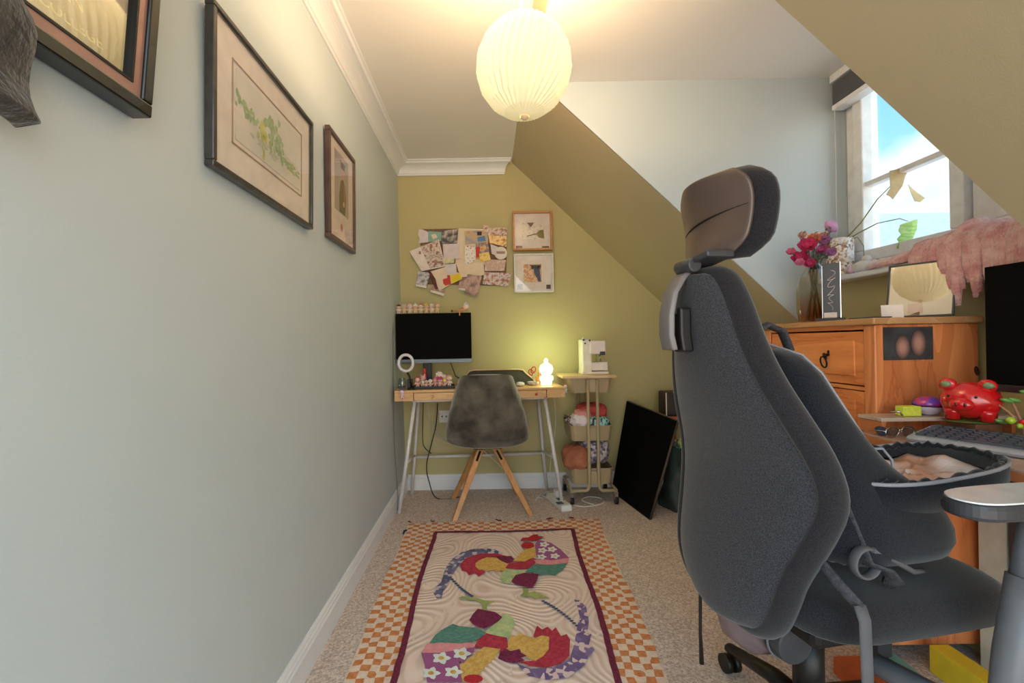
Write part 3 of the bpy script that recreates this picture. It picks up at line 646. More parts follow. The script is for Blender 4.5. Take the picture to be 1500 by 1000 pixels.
# purple-headed toy on front edge
p = D(.048, -.008, DZ-.052)
doll('edge_toy', 'pink hanging toy with round purple head on desk front left edge', p, .062, mat('pink_toy', (240, 206, 214), .5), mat('purple_hair', (112, 84, 176), .4), hatform='hair')
p = D(DW+.008, .02, DZ-.04)
doll('corner_toy', 'tiny white toy with red hair clinging to right desk corner', p, .055, m_white, mat('red_hair', (206, 48, 48), .4), hatform='hair')
# arched laptop tray, keyboard, mouse
mb = MB(); c0, c1 = P(667, 574, 2.99), P(786, 563, 3.03)
zb = DZ+.001; pts = []
top_l, top_r = P(689, 543, 3.02), P(765, 541, 3.03)
zt = top_l.z
outl = [(c0.x, zb), (c0.x+.02, zb+.035), (top_l.x-.03, zt-.03), (top_l.x-.008, zt-.006), (top_l.x+.025, zt)]
outl += [(top_r.x-.025, zt), (top_r.x+.01, zt-.006), (top_r.x+.03, zt-.03), (c1.x-.02, zb+.035), (c1.x, zb)]
yy = 3.06
def arch_y(z): return yy-.0+(z-zb)*.30
rack = thing('laptop_tray', 'dark arched lap tray with pale wooden rim leaning behind velvet chair', 'tray', ((c0.x+c1.x)/2, yy, zb))
MB().prism([(x, arch_y(z), z) for x, z in outl], (0, .008, 0)).build('panel', mat('dark_green_grey_felt', (62, 60, 54), .8), rack)
MB().tube([(x, arch_y(z)-.002, z+.001) for x, z in outl], .0055, 8).build('rim', wood('pale_rim', (220, 190, 156), (190, 150, 116), 0, 9), rack)
MB(TD).box((.44, .06, DZ+.002), (.74, .17, DZ+.016)).build('kb', m_white, bevel=.004)
kb = bpy.data.objects['kb']; kb.name = 'white_keyboard'; tag(kb, 'slim white keyboard mostly hidden behind the velvet chair back', 'keyboard')
ORG['white_keyboard'] = ORG['kb']
mb = MB(TD)
for r_ in range(4):
    for k in range(17): mb.box((.448+k*.0168, .068+r_*.024, DZ+.0165), (.4625+k*.0168, .088+r_*.024, DZ+.021))
mb.build('keys', m_grey, kb)
ms = MB(TD).rbox((.795, .12, DZ+.014), (.027, .045, .0135), .8).build('mouse', m_white); tag(ms, 'white computer mouse right of the velvet chair top', 'mouse')
# cup with scissors
cp_ = D(.885, .16, DZ+.0005); cup = tag(MB().lathe([(.026, 0), (.036, .006), (.04, .022), (.038, .024), (.034, .01), (.001, .008)], cp_, 22).build('small_dish', mat('speckled_white_pottery', (224, 214, 206), .4, col2=(170, 150, 140), scale=90)), 'small speckled white dish holding scissors beside the glowing night light', 'dish')
red = mat('red_handle_plastic', (196, 48, 40), .35)
for k, (x, z, r1, r2, t) in enumerate(((-.012, .085, .02, .014, .5), (.004, .1, .022, .014, -.4))):
    if k == 0: sc = thing('scissors', 'red handled scissors standing in the small speckled dish', 'scissors', cp_+Vector((0, 0, .01)))
    c = cp_+Vector((x, 0, z)); ca, sa = math.cos(t), math.sin(t)
    pts = [c+Vector((r2*math.cos(q)*ca-r1*math.sin(q)*sa, 0, r2*math.cos(q)*sa+r1*math.sin(q)*ca)) for q in [i*PI/8 for i in range(16)]]
    MB().ring(pts, .0038, 6).build('handle', red, sc)
    MB().tube([cp_+Vector((x*.5, 0, z-.022)), cp_+Vector((.002, 0, .013))], [.0045, .0025], 6, flat=(1, .4)).build('blade', m_chrome, sc)
o = MB().prism([cp_+Vector(q) for q in ((.028, -.01, .012), (.048, -.01, .03), (.062, -.01, .04), (.044, -.01, .05), (.042, -.01, .085), (.034, -.01, .09), (.032, -.01, .055), (.014, -.01, .062), (.022, -.01, .04))], (0, .012, 0)).build('orange_star_clip', mat('orange_plastic', (236, 150, 40), .4), bevel=.002)
tag(o, 'orange star shaped clip between the scissors and glowing night light', 'clip')
# night light
nl = thing('night_light', 'glowing white figure shaped night light on right end of back desk', 'night light', D(.972, .15, DZ+.0005))
b = D(.972, .15, DZ+.0005)
m_glow = mat('glowing_white_silicone', (248, 255, 214), .5, emit=1.5)
mb = MB(); mb.lathe([(.030, 0), (.036, .006), (.037, .03), (.033, .05), (.026, .062), (.03, .07), (.042, .088), (.045, .108), (.038, .128), (.022, .14), (.013, .146), (.012, .156), (.013, .164), (.008, .172), (.001, .175)], b, 24)
for s in (-1, 1): mb.ball(b+Vector((s*.034, -.01, .045)), (.012, .012, .018), 8)
mb.build('glowing_body', m_glow, nl)
MB().lathe([(.033, 0), (.033, .0035)], b, 20).build('base_ring', m_white, nl)
nlight = lamp('night_light_glow', b+Vector((0, -.02, .23)), 1.0, (.82, 1, .42), .05)
# ------------------------------------------------------------------ velvet chair
vc = thing('desk_chair', 'dark velvet shell chair on four tapering oak legs at the back desk', 'chair', (-.02, 2.93, 0))
velvet = mat('dark_olive_velvet', (104, 97, 86), .85, col2=(46, 40, 33), scale=8, bump=.4, bscale=40, sheen=.6, detail=5)
prof = [(0, 3.17, .455, .20), (.18, 3.10, .45, .225), (.38, 2.97, .425, .235), (.52, 2.86, .405, .238), (.62, 2.785, .42, .24), (.70, 2.745, .475, .238), (.80, 2.715, .60, .222), (.90, 2.70, .72, .19), (1, 2.69, .862, .150)]
def pr_at(t):
    for p_, q_ in zip(prof, prof[1:]):
        if t <= q_[0]: s = (t-p_[0])/(q_[0]-p_[0]); return [lerp(p_[i], q_[i], s) for i in (1, 2, 3)]
    return prof[-1][1:]
def shell(i, j):
    y, z, w = pr_at(j); s = 2*i-1
    back = max(0, min(1, (j-.55)/.3)); seat = 1-back
    x = -.012+w*math.sin(s*PI/2*.98)
    e = s*s
    y2 = y+back*(.10*e+.02*e*e)
    z2 = z+seat*(.062*e)-back*max(0, (j-.9)/.1)*.045*e**2
    if j < .12: y2 -= (1-j/.12)*.10*e*e
    return (x, y2, z2)
MB().grid(shell, 20, 40).build('seat_shell', velvet, vc, solid=.034, bevel=.008)
MB().rbox((-.012, 3.0, .455), (.19, .15, .022), .5).build('seat_pad', velvet, vc)
oak = wood('oak_leg', (206, 150, 92), (176, 118, 66), 2, 14, .45, .1)
mb = MB(); mb.box((-.10, 2.90, .375), (.08, 3.02, .392)); mb.build('under_frame', m_black, vc)
for (fx, fy, ax, ay) in ((-.215, 2.70, -.058, 2.885), (.245, 2.76, .040, 2.90), (-.25, 3.10, -.062, 2.99), (.19, 3.15, .042, 3.0)):
    f_ = Vector((fx, fy, 0)); t_ = Vector((ax, ay, .38)); d = (t_-f_).normalized(); n1 = Vector((0, 0, 1)).cross(d).normalized()
    a1 = Vector((1, .15, 0)); a2 = Vector((-.15, 1, 0))
    rings = []
    for c, s in ((f_, .015), (t_, .023)):
        rings.append([c+a1*s+a2*s, c-a1*s+a2*s, c-a1*s-a2*s, c+a1*s-a2*s])
    lg = MB().loft(rings, smooth=False).build('leg', oak, vc, bevel=.003)
    q = lerp(t_, f_, .1)+a2*-.021
    MB().box(q+Vector((-.009, -.004, -.03)), q+Vector((.009, .002, .035)), R=(d.to_track_quat('Z', 'Y').to_matrix())).build('leg_bracket', m_black, lg)
# ------------------------------------------------------------------ socket, cables, strip
s0 = onBack(646, 620, .0); so = thing('wall_socket', 'white double wall socket under the back desk', 'socket', (s0.x, wallY(.45)-.006, s0.z))
a = onBack(643.5, 618.5, .0); b = onBack(661, 600.5, 0)
MB().box((a.x, a.y-.009, a.z), (a.x+.146, a.y+.0, b.z)).build('plate', m_white, so, bevel=.002)
mb = MB()
for k in range(2): mb.box((a.x+.018+k*.03, a.y-.0105, (a.z+b.z)/2-.006), (a.x+.026+k*.03, a.y-.0085, (a.z+b.z)/2+.006))
mb.build('pin_holes', m_black, so)
def cable(pts, r, m, label, nm='cable'):
    P_ = [Vector(p) for p in pts]; out = []
    n = len(P_)
    for i in range(n-1):
        p0, p1, p2, p3 = P_[max(i-1, 0)], P_[i], P_[i+1], P_[min(i+2, n-1)]
        for k in range(6):
            t = k/6; out.append(.5*((2*p1)+(-p0+p2)*t+(2*p0-5*p1+4*p2-p3)*t*t+(-p0+3*p1-3*p2+p3)*t**3))
    out.append(P_[-1])
    return tag(MB().tube(out, r, 6).build(nm, m), label, 'cable')
cable([P(641, 590, 3.12), P(639, 620, 3.15), P(632, 650, 3.16), P(625, 680, 3.15), P(628, 703, 3.14), Vector((-.36, 3.08, .005)), Vector((-.2, 3.10, .005))], .0038, m_black, 'thick black cable dropping from back desk in a curve to the carpet')
cable([P(620, 590, 3.17), P(619, 640, 3.17), P(622, 655, 3.18), P(632, 664, 3.19)], .003, m_black, 'short black cable behind the left rear desk leg')
cable([P(626, 592, 3.17), P(630, 615, 3.19), P(644, 640, 3.2), P(655, 649, 3.2), P(672, 650, 3.2)], .0022, mat('pale_cable', (206, 206, 204), .5), 'thin pale cable looping beneath the wall socket')
cable([P(708, 660, 3.14), P(722, 672, 3.16), P(740, 690, 3.17), Vector((.22, 3.15, .004)), Vector((.35, 3.05, .004))], .0028, m_white, 'white cable running behind the velvet chair legs')
cable([P(811, 580, 3.05), P(814, 610, 3.08), P(811, 650, 3.1), P(806, 690, 3.12), Vector((.46, 3.1, .004))], .002, m_white, 'thin white cable hanging from the right end of back desk')
cable([(.30, 3.02, .004), (.36, 3.15, .004), (.44, 3.17, .008), (.50, 3.08, .004), (.43, 3.03, .008), (.35, 3.08, .012), (.42, 3.16, .014), (.48, 3.12, .012)], .003, m_white, 'tangled white cables on carpet below right desk leg')
cable([(.52, 2.92, .004), (.60, 2.88, .004), (.72, 2.93, .004), (.74, 3.02, .004), (.66, 3.05, .008), (.60, 2.98, .010), (.66, 2.90, .008)], .0035, m_white, 'white cable loops on carpet beneath the trolley')
cable([P(573, 470, 2.95)+Vector((.012, 0, 0)), Vector((XL+.006, 2.9, 1.0)), Vector((XL+.006, 2.88, .5)), Vector((XL+.03, 2.84, .11)), Vector((XL+.035, 2.80, .03))], .0028, mat('grey_cable', (110, 104, 100), .5), 'grey cable running down the left wall corner over the baseboard')
ps = thing('power_strip', 'white power strip on carpet against right desk leg', 'power strip', (.44, 2.93, .001))
Rz = Matrix.Rotation(math.radians(14), 3, 'Z')
MB().box((.405, 2.80, .001), (.475, 3.06, .04), R=Rz).build('body', m_white, ps, bevel=.006)
mb = MB()
for k in range(3): mb.box((.415+k*.012, 2.83+k*.07, .0395), (.455+k*.012, 2.87+k*.07, .0425), R=Rz)
mb.build('sockets', m_dgrey, ps)
MB().box((.42, 2.95, .042), (.465, 3.0, .085), R=Rz).build('plug', m_white, ps, bevel=.006)
# ------------------------------------------------------------------ trolley
m_trol = mat('khaki_painted_metal', (176, 160, 128), .4, col2=(168, 152, 120), scale=4)
tx0, tx1, ty0, ty1 = .525, .80, 2.93, 3.215
tr = thing('utility_trolley', 'khaki three tier metal trolley on castors beside the back desk', 'trolley', ((tx0+tx1)/2, 3.07, .0))
def rrect(x0, x1, y0, y1, r, z, n=4):
    o = []
    for cx, cy, a0 in ((x1-r, y1-r, 0), (x0+r, y1-r, PI/2), (x0+r, y0+r, PI), (x1-r, y0+r, 1.5*PI)):
        for k in range(n+1): a = a0+PI/2*k/n; o.append((cx+r*math.cos(a), cy+r*math.sin(a), z))
    return o
for z0, z1 in ((.715, .805), (.405, .500), (.125, .225)):
    e = .012
    rr = [rrect(tx0+e, tx1-e, ty0+e, ty1-e, .03, z0), rrect(tx0, tx1, ty0, ty1, .035, z1), rrect(tx0-.003, tx1+.003, ty0-.003, ty1+.003, .035, z1), rrect(tx0-.003, tx1+.003, ty0-.003, ty1+.003, .035, z1+.006), rrect(tx0+.002, tx1-.002, ty0+.002, ty1-.002, .034, z1+.006), rrect(tx0+e+.003, tx1-e-.003, ty0+e+.003, ty1-e-.003, .03, z0+.003)]
    MB().loft(rr, smooth=False).build('basket', m_trol, tr)
xm = (tx0+tx1)/2+.005
for s, yb_ in ((-1, ty0-.014), (1, ty1+.012)):
    for t in (-1, 1):
        x = xm+t*.030
        pts = [(x, yb_, .805), (x, yb_, .14), (x+t*.006, yb_, .105), (x+t*.022, yb_, .092), (x+t*.115, yb_, .092)]
        MB().tube(pts, .0105, 10).build('upright', m_trol, tr)
for t in (-1, 1):
    x = xm+t*.142
    MB().tube([(x, ty0-.014, .092), (x, ty1+.012, .092)], .009, 8).build('base_rail', m_trol, tr)
    for y in (ty0-.005, ty1-.01):
        w = thing('castor', '', '', (0, 0, 0)); bpy.data.objects.remove(w)
        cs = MB().lathe([(.026, -.010), (.0265, 0), (.026, .010)], (x, y, .0268), 18, axis='x').build('castor', m_black, tr)
        MB().box((x-.014, y-.012, .03), (x+.014, y+.012, .084)).build('castor_fork', m_chrome, cs, bevel=.004)
mb = MB()
for z in (.765, .455, .175): mb.lathe([(.008, 0), (.008, -.006), (.002, -.007)], (xm, ty0-.003, z), 12, axis='y')
mb.build('bolt_heads', m_chrome, tr)
mb = MB()
for z in (.765, .455, .175): mb.box((xm-.03, ty0-.012, z-.04), (xm+.03, ty0-.005, z+.04))
mb.build('mounting_plate', m_trol, tr)
bo = tag(MB().box((tx0-.05, ty0-.03, .813), (tx1+.02, ty1-.01, .829)).build('wooden_board', wood('birch_board', (226, 196, 150), (204, 168, 120), 0, 8), bevel=.002), 'pale wooden board lying on top of the khaki trolley', 'board')
def bundle(nm, label, c, r, m, seed, lump=.07, cat='folded fabric'):
    random.seed(seed); ph = [random.uniform(0, 6) for _ in range(6)]
    def fn(i, j):
        th_, p_ = PI*(.01+.98*j), 2*PI*i
        def pw(v, e): return math.copysign(abs(v)**e, v)
        d = 1+lump*(math.sin(4*p_+ph[0]+3*th_)+.7*math.sin(7*p_+ph[1]-5*th_)+.5*math.sin(11*th_+ph[2]))
        return (c[0]+r[0]*pw(math.sin(th_), .7)*pw(math.cos(p_), .7)*d, c[1]+r[1]*pw(math.sin(th_), .7)*pw(math.sin(p_), .7)*d, c[2]-r[2]*pw(math.cos(th_), .7)*d)
    mb = MB(); mb.grid(fn, 40, 24); bmesh.ops.remove_doubles(mb.bm, verts=mb.bm.verts, dist=.0005)
    return tag(mb.build(nm, m), label, cat)
bundle('red_fabric', 'folded coral red fabric on top of the middle trolley basket', (.692, 3.07, .585), (.10, .10, .048), mat('coral_red_fabric', (204, 84, 82), .85, col2=(176, 62, 66), scale=18, bump=.4), 3, .045)
bundle('pink_cloth', 'soft pink cloth under the coral fabric, middle trolley basket', (.615, 3.0, .565), (.055, .06, .035), mat('pink_cloth', (226, 150, 150), .9), 4, .05)
bundle('white_cloth', 'white bundled cloth at left of the middle trolley basket', (.595, 2.985, .535), (.062, .065, .040), mat('white_cloth', (236, 226, 232), .9), 5, .06)
bundle('teal_fabric', 'teal patterned fabric at right of the middle trolley basket', (.71, 2.99, .522), (.075, .06, .036), blotch('teal_pattern', [(130, 200, 196), (150, 210, 204), (60, 70, 100), (200, 226, 214)], 90, .85, 'voronoi'), 6, .03)
bundle('speckled_scarf', 'dark speckled cloth end poking left from middle trolley basket', (.55, 3.03, .535), (.05, .05, .026), blotch('leopard', [(50, 44, 46), (190, 170, 160), (110, 90, 84)], 90, .85, 'voronoi'), 8, .08)
bundle('terracotta_cloth', 'terracotta cloth spilling from the left of lowest trolley basket', (.565, 3.0, .29), (.085, .10, .078), mat('terracotta_cloth', (186, 122, 92), .9, col2=(150, 92, 68), scale=10, bump=.4), 9, .035)
bundle('checked_bundle', 'lilac and grey checked bundle at right of lowest trolley basket', (.695, 3.06, .325), (.10, .11, .088), blotch('checked_lilac', [(90, 92, 116), (190, 176, 190), (130, 124, 150), (214, 200, 208)], 60, .85, 'voronoi'), 12, .04)
# sewing machine
zb = .830
sm = thing('sewing_machine', 'white compact sewing machine on the board over the trolley', 'sewing machine', (.665, 3.08, zb))
m_cream = mat('cream_plastic', (238, 232, 222), .35); m_smach = mat('machine_white', (240, 228, 226), .35)
a = P(853, 549, 3.0); b = P(866, 499, 3.0)
x0 = a.x; sy0, sy1 = 3.0, 3.13
MB().box((x0, sy0, zb), (x0+.175, sy1, zb+.018)).build('foot_plate', m_smach, sm, bevel=.004)
MB().box((x0+.062, sy0+.005, zb+.024), (x0+.172, sy1-.005, zb+.080)).build('free_arm', m_smach, sm, bevel=.006)
MB().box((x0+.002, sy0, zb+.012), (x0+.066, sy1, zb+.232)).build('column', m_cream, sm, bevel=.008)
MB().box((x0+.05, sy0-.004, zb+.132), (x0+.158, sy1, zb+.222)).build('head', m_smach, sm, bevel=.008)
MB().box((x0+.118, sy0-.008, zb+.126), (x0+.152, sy0+.04, zb+.150)).build('thread_plate', mat('navy_plastic', (50, 52, 76), .4), sm, bevel=.003)
mb = MB(); mb.tube([(x0+.105, sy0+.04, zb+.135), (x0+.105, sy0+.04, zb+.085)], .003, 8); mb.tube([(x0+.118, sy0+.03, zb+.14), (x0+.128, sy0+.02, zb+.085)], .004, 8); mb.build('needle_bar', m_chrome, sm)
mb = MB(); mb.lathe([(.007, -.006), (.007, .002)], (x0+.012, sy0-.001, zb+.228), 12, axis='y'); mb.lathe([(.007, -.006), (.007, .002)], (x0+.052, sy0-.001, zb+.224), 12, axis='y'); mb.lathe([(.006, -.006), (.006, .002)], (x0+.022, sy0, zb+.205), 12, axis='y'); mb.build('dials', m_dgrey, sm)
MB().tube([(x0+.02, sy0+.06, zb+.23), (x0+.02, sy0+.06, zb+.245)], .005, 8).build('spool_pin', m_white, sm)
# ------------------------------------------------------------------ leaning black panel, bag, box
lp = thing('leaning_panel', 'large flat black television panel standing on the floor, leaning to the right', 'television', (.88, 2.95, .001))
BR, BL = Vector((.925, 2.66, .004)), Vector((.845, 3.17, .004))
TR, TL = P(991.5, 616.5, 2.70), P(918, 587.5, 3.21)
nn = (TR-BR).cross(BL-BR).normalized(); nn = nn if nn.x > 0 else -nn
MB().prism([BR, BL, TL, TR], nn*.012).build('screen', m_screen, lp)
mb = MB()
for p_, q_ in ((BR, BL), (BL, TL), (TL, TR), (TR, BR)): mb.tube([p_+nn*.008, q_+nn*.008], .0075, 6)
mb.build('bezel', mat('dark_bronze_bezel', (74, 62, 54), .4), lp)
MB().prism([lerp(BR, TR, .2)+nn*.013+(BL-BR)*.15, lerp(BR, TR, .2)+nn*.013+(BL-BR)*.85, lerp(BR, TR, .8)+nn*.013+(BL-BR)*.85, lerp(BR, TR, .8)+nn*.013+(BL-BR)*.15], nn*.025).build('rear_cover', m_black, lp, bevel=.004)
bag = MB()
def bagf(i, j):
    a = 2*PI*i; z = j*.40
    w = lerp(1, .55, j**1.5); d = 1+.06*math.sin(5*a+j*6)+.05*math.sin(3*a-9*j)
    cx, cy = 1.24, 2.86
    def pw(v): return math.copysign(abs(v)**.75, v)
    return (cx+.155*w*pw(math.cos(a))*d, cy+.12*w*pw(math.sin(a))*d, z+.002)
bag.grid(bagf, 48, 24); bg = bag.build('shopping_bag', mat('dark_green_bag', (62, 76, 70), .6, col2=(40, 52, 50), scale=8, bump=.3, bscale=14), solid=.004)
tag(bg, 'dark green soft bag on the floor behind the leaning black panel', 'bag')
m_bits = blotch('bright_wrap', [(206, 200, 90), (90, 140, 190), (230, 220, 190), (90, 150, 90)], 60, .5, 'voronoi')
bundle('bright_cloth', 'yellow and blue scrap sticking out of the dark green bag', (1.21, 2.82, .40), (.06, .06, .03), m_bits, 15, .1, 'cloth')
st = thing('low_shelf', 'low orange pine shelf unit behind the leaning panel', 'shelf unit', (1.40, 3.09, 0))
m_opine = wood('orange_pine', (206, 112, 52), (160, 76, 30), 0, 8, .4, .2)
MB().box((1.19, 2.99, .50), (1.62, 3.19, .545)).build('top', m_opine, st, bevel=.003)
MB().box((1.21, 3.0, 0), (1.235, 3.18, .50)).build('side_panel', m_opine, st); MB().box((1.575, 3.0, 0), (1.60, 3.18, .50)).build('side_panel', m_opine, st)
MB().box((1.235, 3.0, .18), (1.575, 3.18, .20)).build('shelf', m_opine, st)
bx = thing('storage_box', 'dark brown box with rounded corners on the low pine shelf', 'box', (1.34, 3.08, .546))
MB().box((1.155+.02, 3.0, .546), (1.50, 3.16, .70)).build('body', mat('dark_brown_leatherette', (58, 44, 42), .5), bx, bevel=.012)
mb = MB(); mb.box((1.168, 2.997, .545), (1.174, 3.003, .70)); mb.build('pale_edge', W2, bx)
MB().box((1.30, 2.992, .665), (1.335, 3.0, .675)).build('clasp', m_black, bx)
# ------------------------------------------------------------------ chest of drawers
CX0, CX1, CY0, CY1, CZ = 1.25, 1.585, 1.47, 2.06, 1.108
m_pineh = wood('orange_pine_horizontal', (240, 152, 86), (200, 108, 54), 1, 12, .5, 0, 6)
m_pinev = wood('orange_pine_vertical', (236, 150, 92), (190, 104, 58), 2, 12, .38, .25, 6)
m_pinet = wood('pale_worn_pine', (206, 158, 112), (168, 116, 72), 1, 9, .45, .1, 4)
ch = thing('chest_of_drawers', 'orange pine chest of drawers with iron ring pulls under the window', 'chest of drawers', (1.42, 1.76, 0))
MB().box((CX0-.018, CY0-.018, CZ-.022), (CX1, CY1+.01, CZ)).build('top', m_pinet, ch, bevel=.005)
mb = MB(); mb.box((CX0+.012, CY0+.002, .05), (CX1, CY0+.020, CZ-.023)); mb.build('side_panel', m_pinev, ch)
MB().box((CX0+.012, CY1-.02, .05), (CX1, CY1, CZ-.023)).build('side_panel', m_pinev, ch)
MB().box((CX1-.012, CY0+.02, .05), (CX1, CY1-.02, CZ-.023)).build('back_panel', m_pinev, ch)
for y in (CY0, CY1-.045): MB().box((CX0, y, 0), (CX0+.03, y+.045, CZ-.022)).build('post', m_pinev, ch, bevel=.004)
mb = MB(); zz = [1.07, .868, .652, .436, .22]
mb.box((CX0+.002, CY0+.045, CZ-.036), (CX0+.03, CY1-.045, CZ-.022))
for z in zz[1:]+[.02]: mb.box((CX0+.004, CY0+.045, z-.0), (CX0+.03, CY1-.045, z+.012))
mb.build('rails', m_pineh, ch)
iron = mat('black_iron', (34, 28, 26), .5, .6)
for k, (zt_, zb_) in enumerate(zip(zz, zz[1:]+[.034])):
    dr = MB().box((CX0+.006, CY0+.049, zb_+.016), (CX0+.026, CY1-.049, zt_-.004)).build('drawer', m_pineh, ch, bevel=.003)
    MB().box((CX0+.001, CY0+.085, zb_+.045), (CX0+.008, CY1-.085, zt_-.032)).build('drawer_panel', m_pineh, dr, bevel=.004)
    for y in (1.682, 1.90):
        zc = (zt_+zb_)/2+.012; x = CX0-.004
        mb = MB(); mb.ring([(x-.006-.004*math.sin(q), y+.015*math.cos(q), zc-.024+.02*math.sin(q)) for q in [i*PI/8 for i in range(16)]], .0028, 6)
        mb.ball((x, y, zc), .007, 8)
        for s in (-1, 1): mb.ball((x+.003, y+s*.010, zc+.004), (.003, .007, .006), 6); 
        mb.ball((x+.003, y-.012, zc+.014), (.003, .005, .006), 6); mb.ball((x+.003, y+.0, zc-.010), (.003, .005, .006), 6)
        mb.build('ring_handle', iron, dr)
# knot in the side panel
kx = P(1431.5, 543, CY0)
mb = MB(); mb.f([mb.v((kx.x+.009*math.cos(q), CY0+.0012, kx.z+.015*math.sin(q)-.004*math.cos(q))) for q in [i*PI/10 for i in range(20)]]); mb.build('knot', mat('dark_knot', (70, 34, 22), .5), ch)
# photo stuck on the side
a = P(1294, 527.5, CY0); b = P(1365.5, 478, CY0)
pho = thing('blurry_photo', 'dark landscape photo of two faces stuck on the pine chest side', 'photo', ((a.x+b.x)/2, CY0-.002, a.z))
MB().box((a.x, CY0-.0022, a.z), (b.x, CY0-.0002, b.z)).build('print', mat('photo_dark_backdrop', (50, 48, 50), .4, col2=(78, 78, 82), scale=14), pho)
mfc = bpy.data.materials.new('soft_face_print'); mfc.use_nodes = True
nt = mfc.node_tree; N = nt.nodes; L = nt.links; bs = N['Principled BSDF']
tcn = N.new('ShaderNodeTexCoord'); gr = N.new('ShaderNodeTexGradient'); gr.gradient_type = 'SPHERICAL'; mp = N.new('ShaderNodeMapping'); mp.vector_type = 'POINT'
mp.inputs['Location'].default_value = (-1, 0, -1); mp.inputs['Scale'].default_value = (2, 0, 2)
L.new(tcn.outputs['Generated'], mp.inputs['Vector']); L.new(mp.outputs['Vector'], gr.inputs['Vector'])
rp = N.new('ShaderNodeValToRGB'); rp.color_ramp.elements[0].color = lin((58, 54, 56)); rp.color_ramp.elements[1].color = lin((190, 140, 126)); rp.color_ramp.elements[1].position = .7
L.new(gr.outputs['Fac'], rp.inputs['Fac']); L.new(rp.outputs['Color'], bs.inputs['Base Color']); bs.inputs['Roughness'].default_value = .4
w_, h_ = b.x-a.x, b.z-a.z
for fx, fz, rx, rz in ((.38, .38, .16, .38), (.70, .50, .16, .42)):
    MB().prism([(a.x+w_*fx+w_*rx*math.cos(q), CY0-.0024-(.0002 if fx > .5 else 0), a.z+h_*fz+h_*rz*math.sin(q)) for q in [i*PI/12 for i in range(24)]], (0, -.0003, 0)).build('face', mfc, pho)
# ------------------------------------------------------------------ things on the chest
vz = CZ+.0005
vp = Vector((1.345, 1.87, vz)); va = thing('flower_vase', 'tall amber ribbed glass vase of pink flowers on the pine chest', 'vase', vp)
def ribbed(prof_, c, seg, amp):
    rings = []
    for r, h in prof_:
        rings.append([c+Vector((r*(1+amp*math.cos(10*2*PI*k/seg))*math.cos(2*PI*k/seg), r*(1+amp*math.cos(10*2*PI*k/seg))*math.sin(2*PI*k/seg), h)) for k in range(seg)])
    return rings
m_amber = bpy.data.materials.new('amber_glass'); m_amber.use_nodes = True; nt = m_amber.node_tree; N = nt.nodes; L = nt.links; N.clear()
o_ = N.new('ShaderNodeOutputMaterial'); t_ = N.new('ShaderNodeBsdfTransparent'); g_ = N.new('ShaderNodeBsdfGlossy'); mx = N.new('ShaderNodeMixShader'); g_.inputs['Roughness'].default_value = .05
tcn = N.new('ShaderNodeTexCoord'); sx = N.new('ShaderNodeSeparateXYZ'); L.new(tcn.outputs['Generated'], sx.inputs[0])
rp = N.new('ShaderNodeValToRGB'); rp.color_ramp.elements[0].color = lin((222, 160, 108)); rp.color_ramp.elements[0].position = .12; rp.color_ramp.elements[1].color = lin((238, 235, 222)); rp.color_ramp.elements[1].position = .5
L.new(sx.outputs['Z'], rp.inputs['Fac']); L.new(rp.outputs['Color'], t_.inputs[0]); lw = N.new('ShaderNodeLayerWeight'); lw.inputs[0].default_value = .35
L.new(lw.outputs['Facing'], mx.inputs[0]); L.new(t_.outputs[0], mx.inputs[1]); L.new(g_.outputs[0], mx.inputs[2]); L.new(mx.outputs[0], o_.inputs[0])
MB().loft(ribbed([(.040, 0), (.052, .006), (.058, .05), (.060, .12), (.058, .165), (.048, .20), (.030, .222), (.021, .235), (.020, .245), (.024, .256)], vp, 60, .03), cap=False).build('vase_body', m_amber, va)
m_stem = mat('dusty_green_stem', (96, 116, 100), .7)
random.seed(21)
def petalflower(c, n, r, cup, m, par, name, layers=2, tilt=None, mi=0, mb=None):
    own = mb is None; mb = mb or MB()
    T = (tilt or Vector((-.5, -.7, .5))).normalized(); q = T.to_track_quat('Z', 'Y').to_matrix()
    for l in range(layers):
        for k in range(n):
            a = 2*PI*(k+.5*l)/n; rr = r*(1-.3*l); lift = cup+.35*l
            def fn(i, j):
                s = 2*i-1; w = math.sin(PI*min(1, j*.9+.08))**.7*.45*rr
                out = rr*j*math.cos(lift*j); up = rr*j*math.sin(lift*j)*.9
                p = Vector((out*math.cos(a)-s*w*math.sin(a), out*math.sin(a)+s*w*math.cos(a), up+.15*rr*s*s))
                return c+q @ p
            mb.grid(fn, 4, 5, mi)
    if own: return mb.build(name, m, par)
fl = [((-.045, -.03, .305), 6, .040, .5, (212, 50, 110), 'magenta'), ((-.055, 0, .262), 6, .036, .4, (206, 40, 100), 'magenta2'), ((-.03, -.02, .235), 6, .028, .6, (220, 70, 130), 'magenta3'), ((-.018, -.03, .335), 10, .028, .3, (244, 140, 90), 'orange'), ((.012, -.045, .318), 7, .032, 1.0, (206, 140, 196), 'lilac'), ((.035, -.01, .345), 10, .024, .4, (246, 180, 140), 'peach'), ((.050, -.03, .275), 6, .026, .8, (220, 150, 210), 'lilac2'), ((-.085, .01, .29), 6, .022, .6, (226, 110, 150), 'pink'), ((-.03, .02, .36), 8, .02, .5, (240, 190, 170), 'peach2'), ((.0, -.045, .285), 6, .024, .6, (200, 90, 150), 'rose'), ((-.07, -.02, .24), 6, .022, .6, (230, 130, 170), 'pink3'), ((.025, -.035, .30), 7, .02, .6, (236, 150, 130), 'coral')]
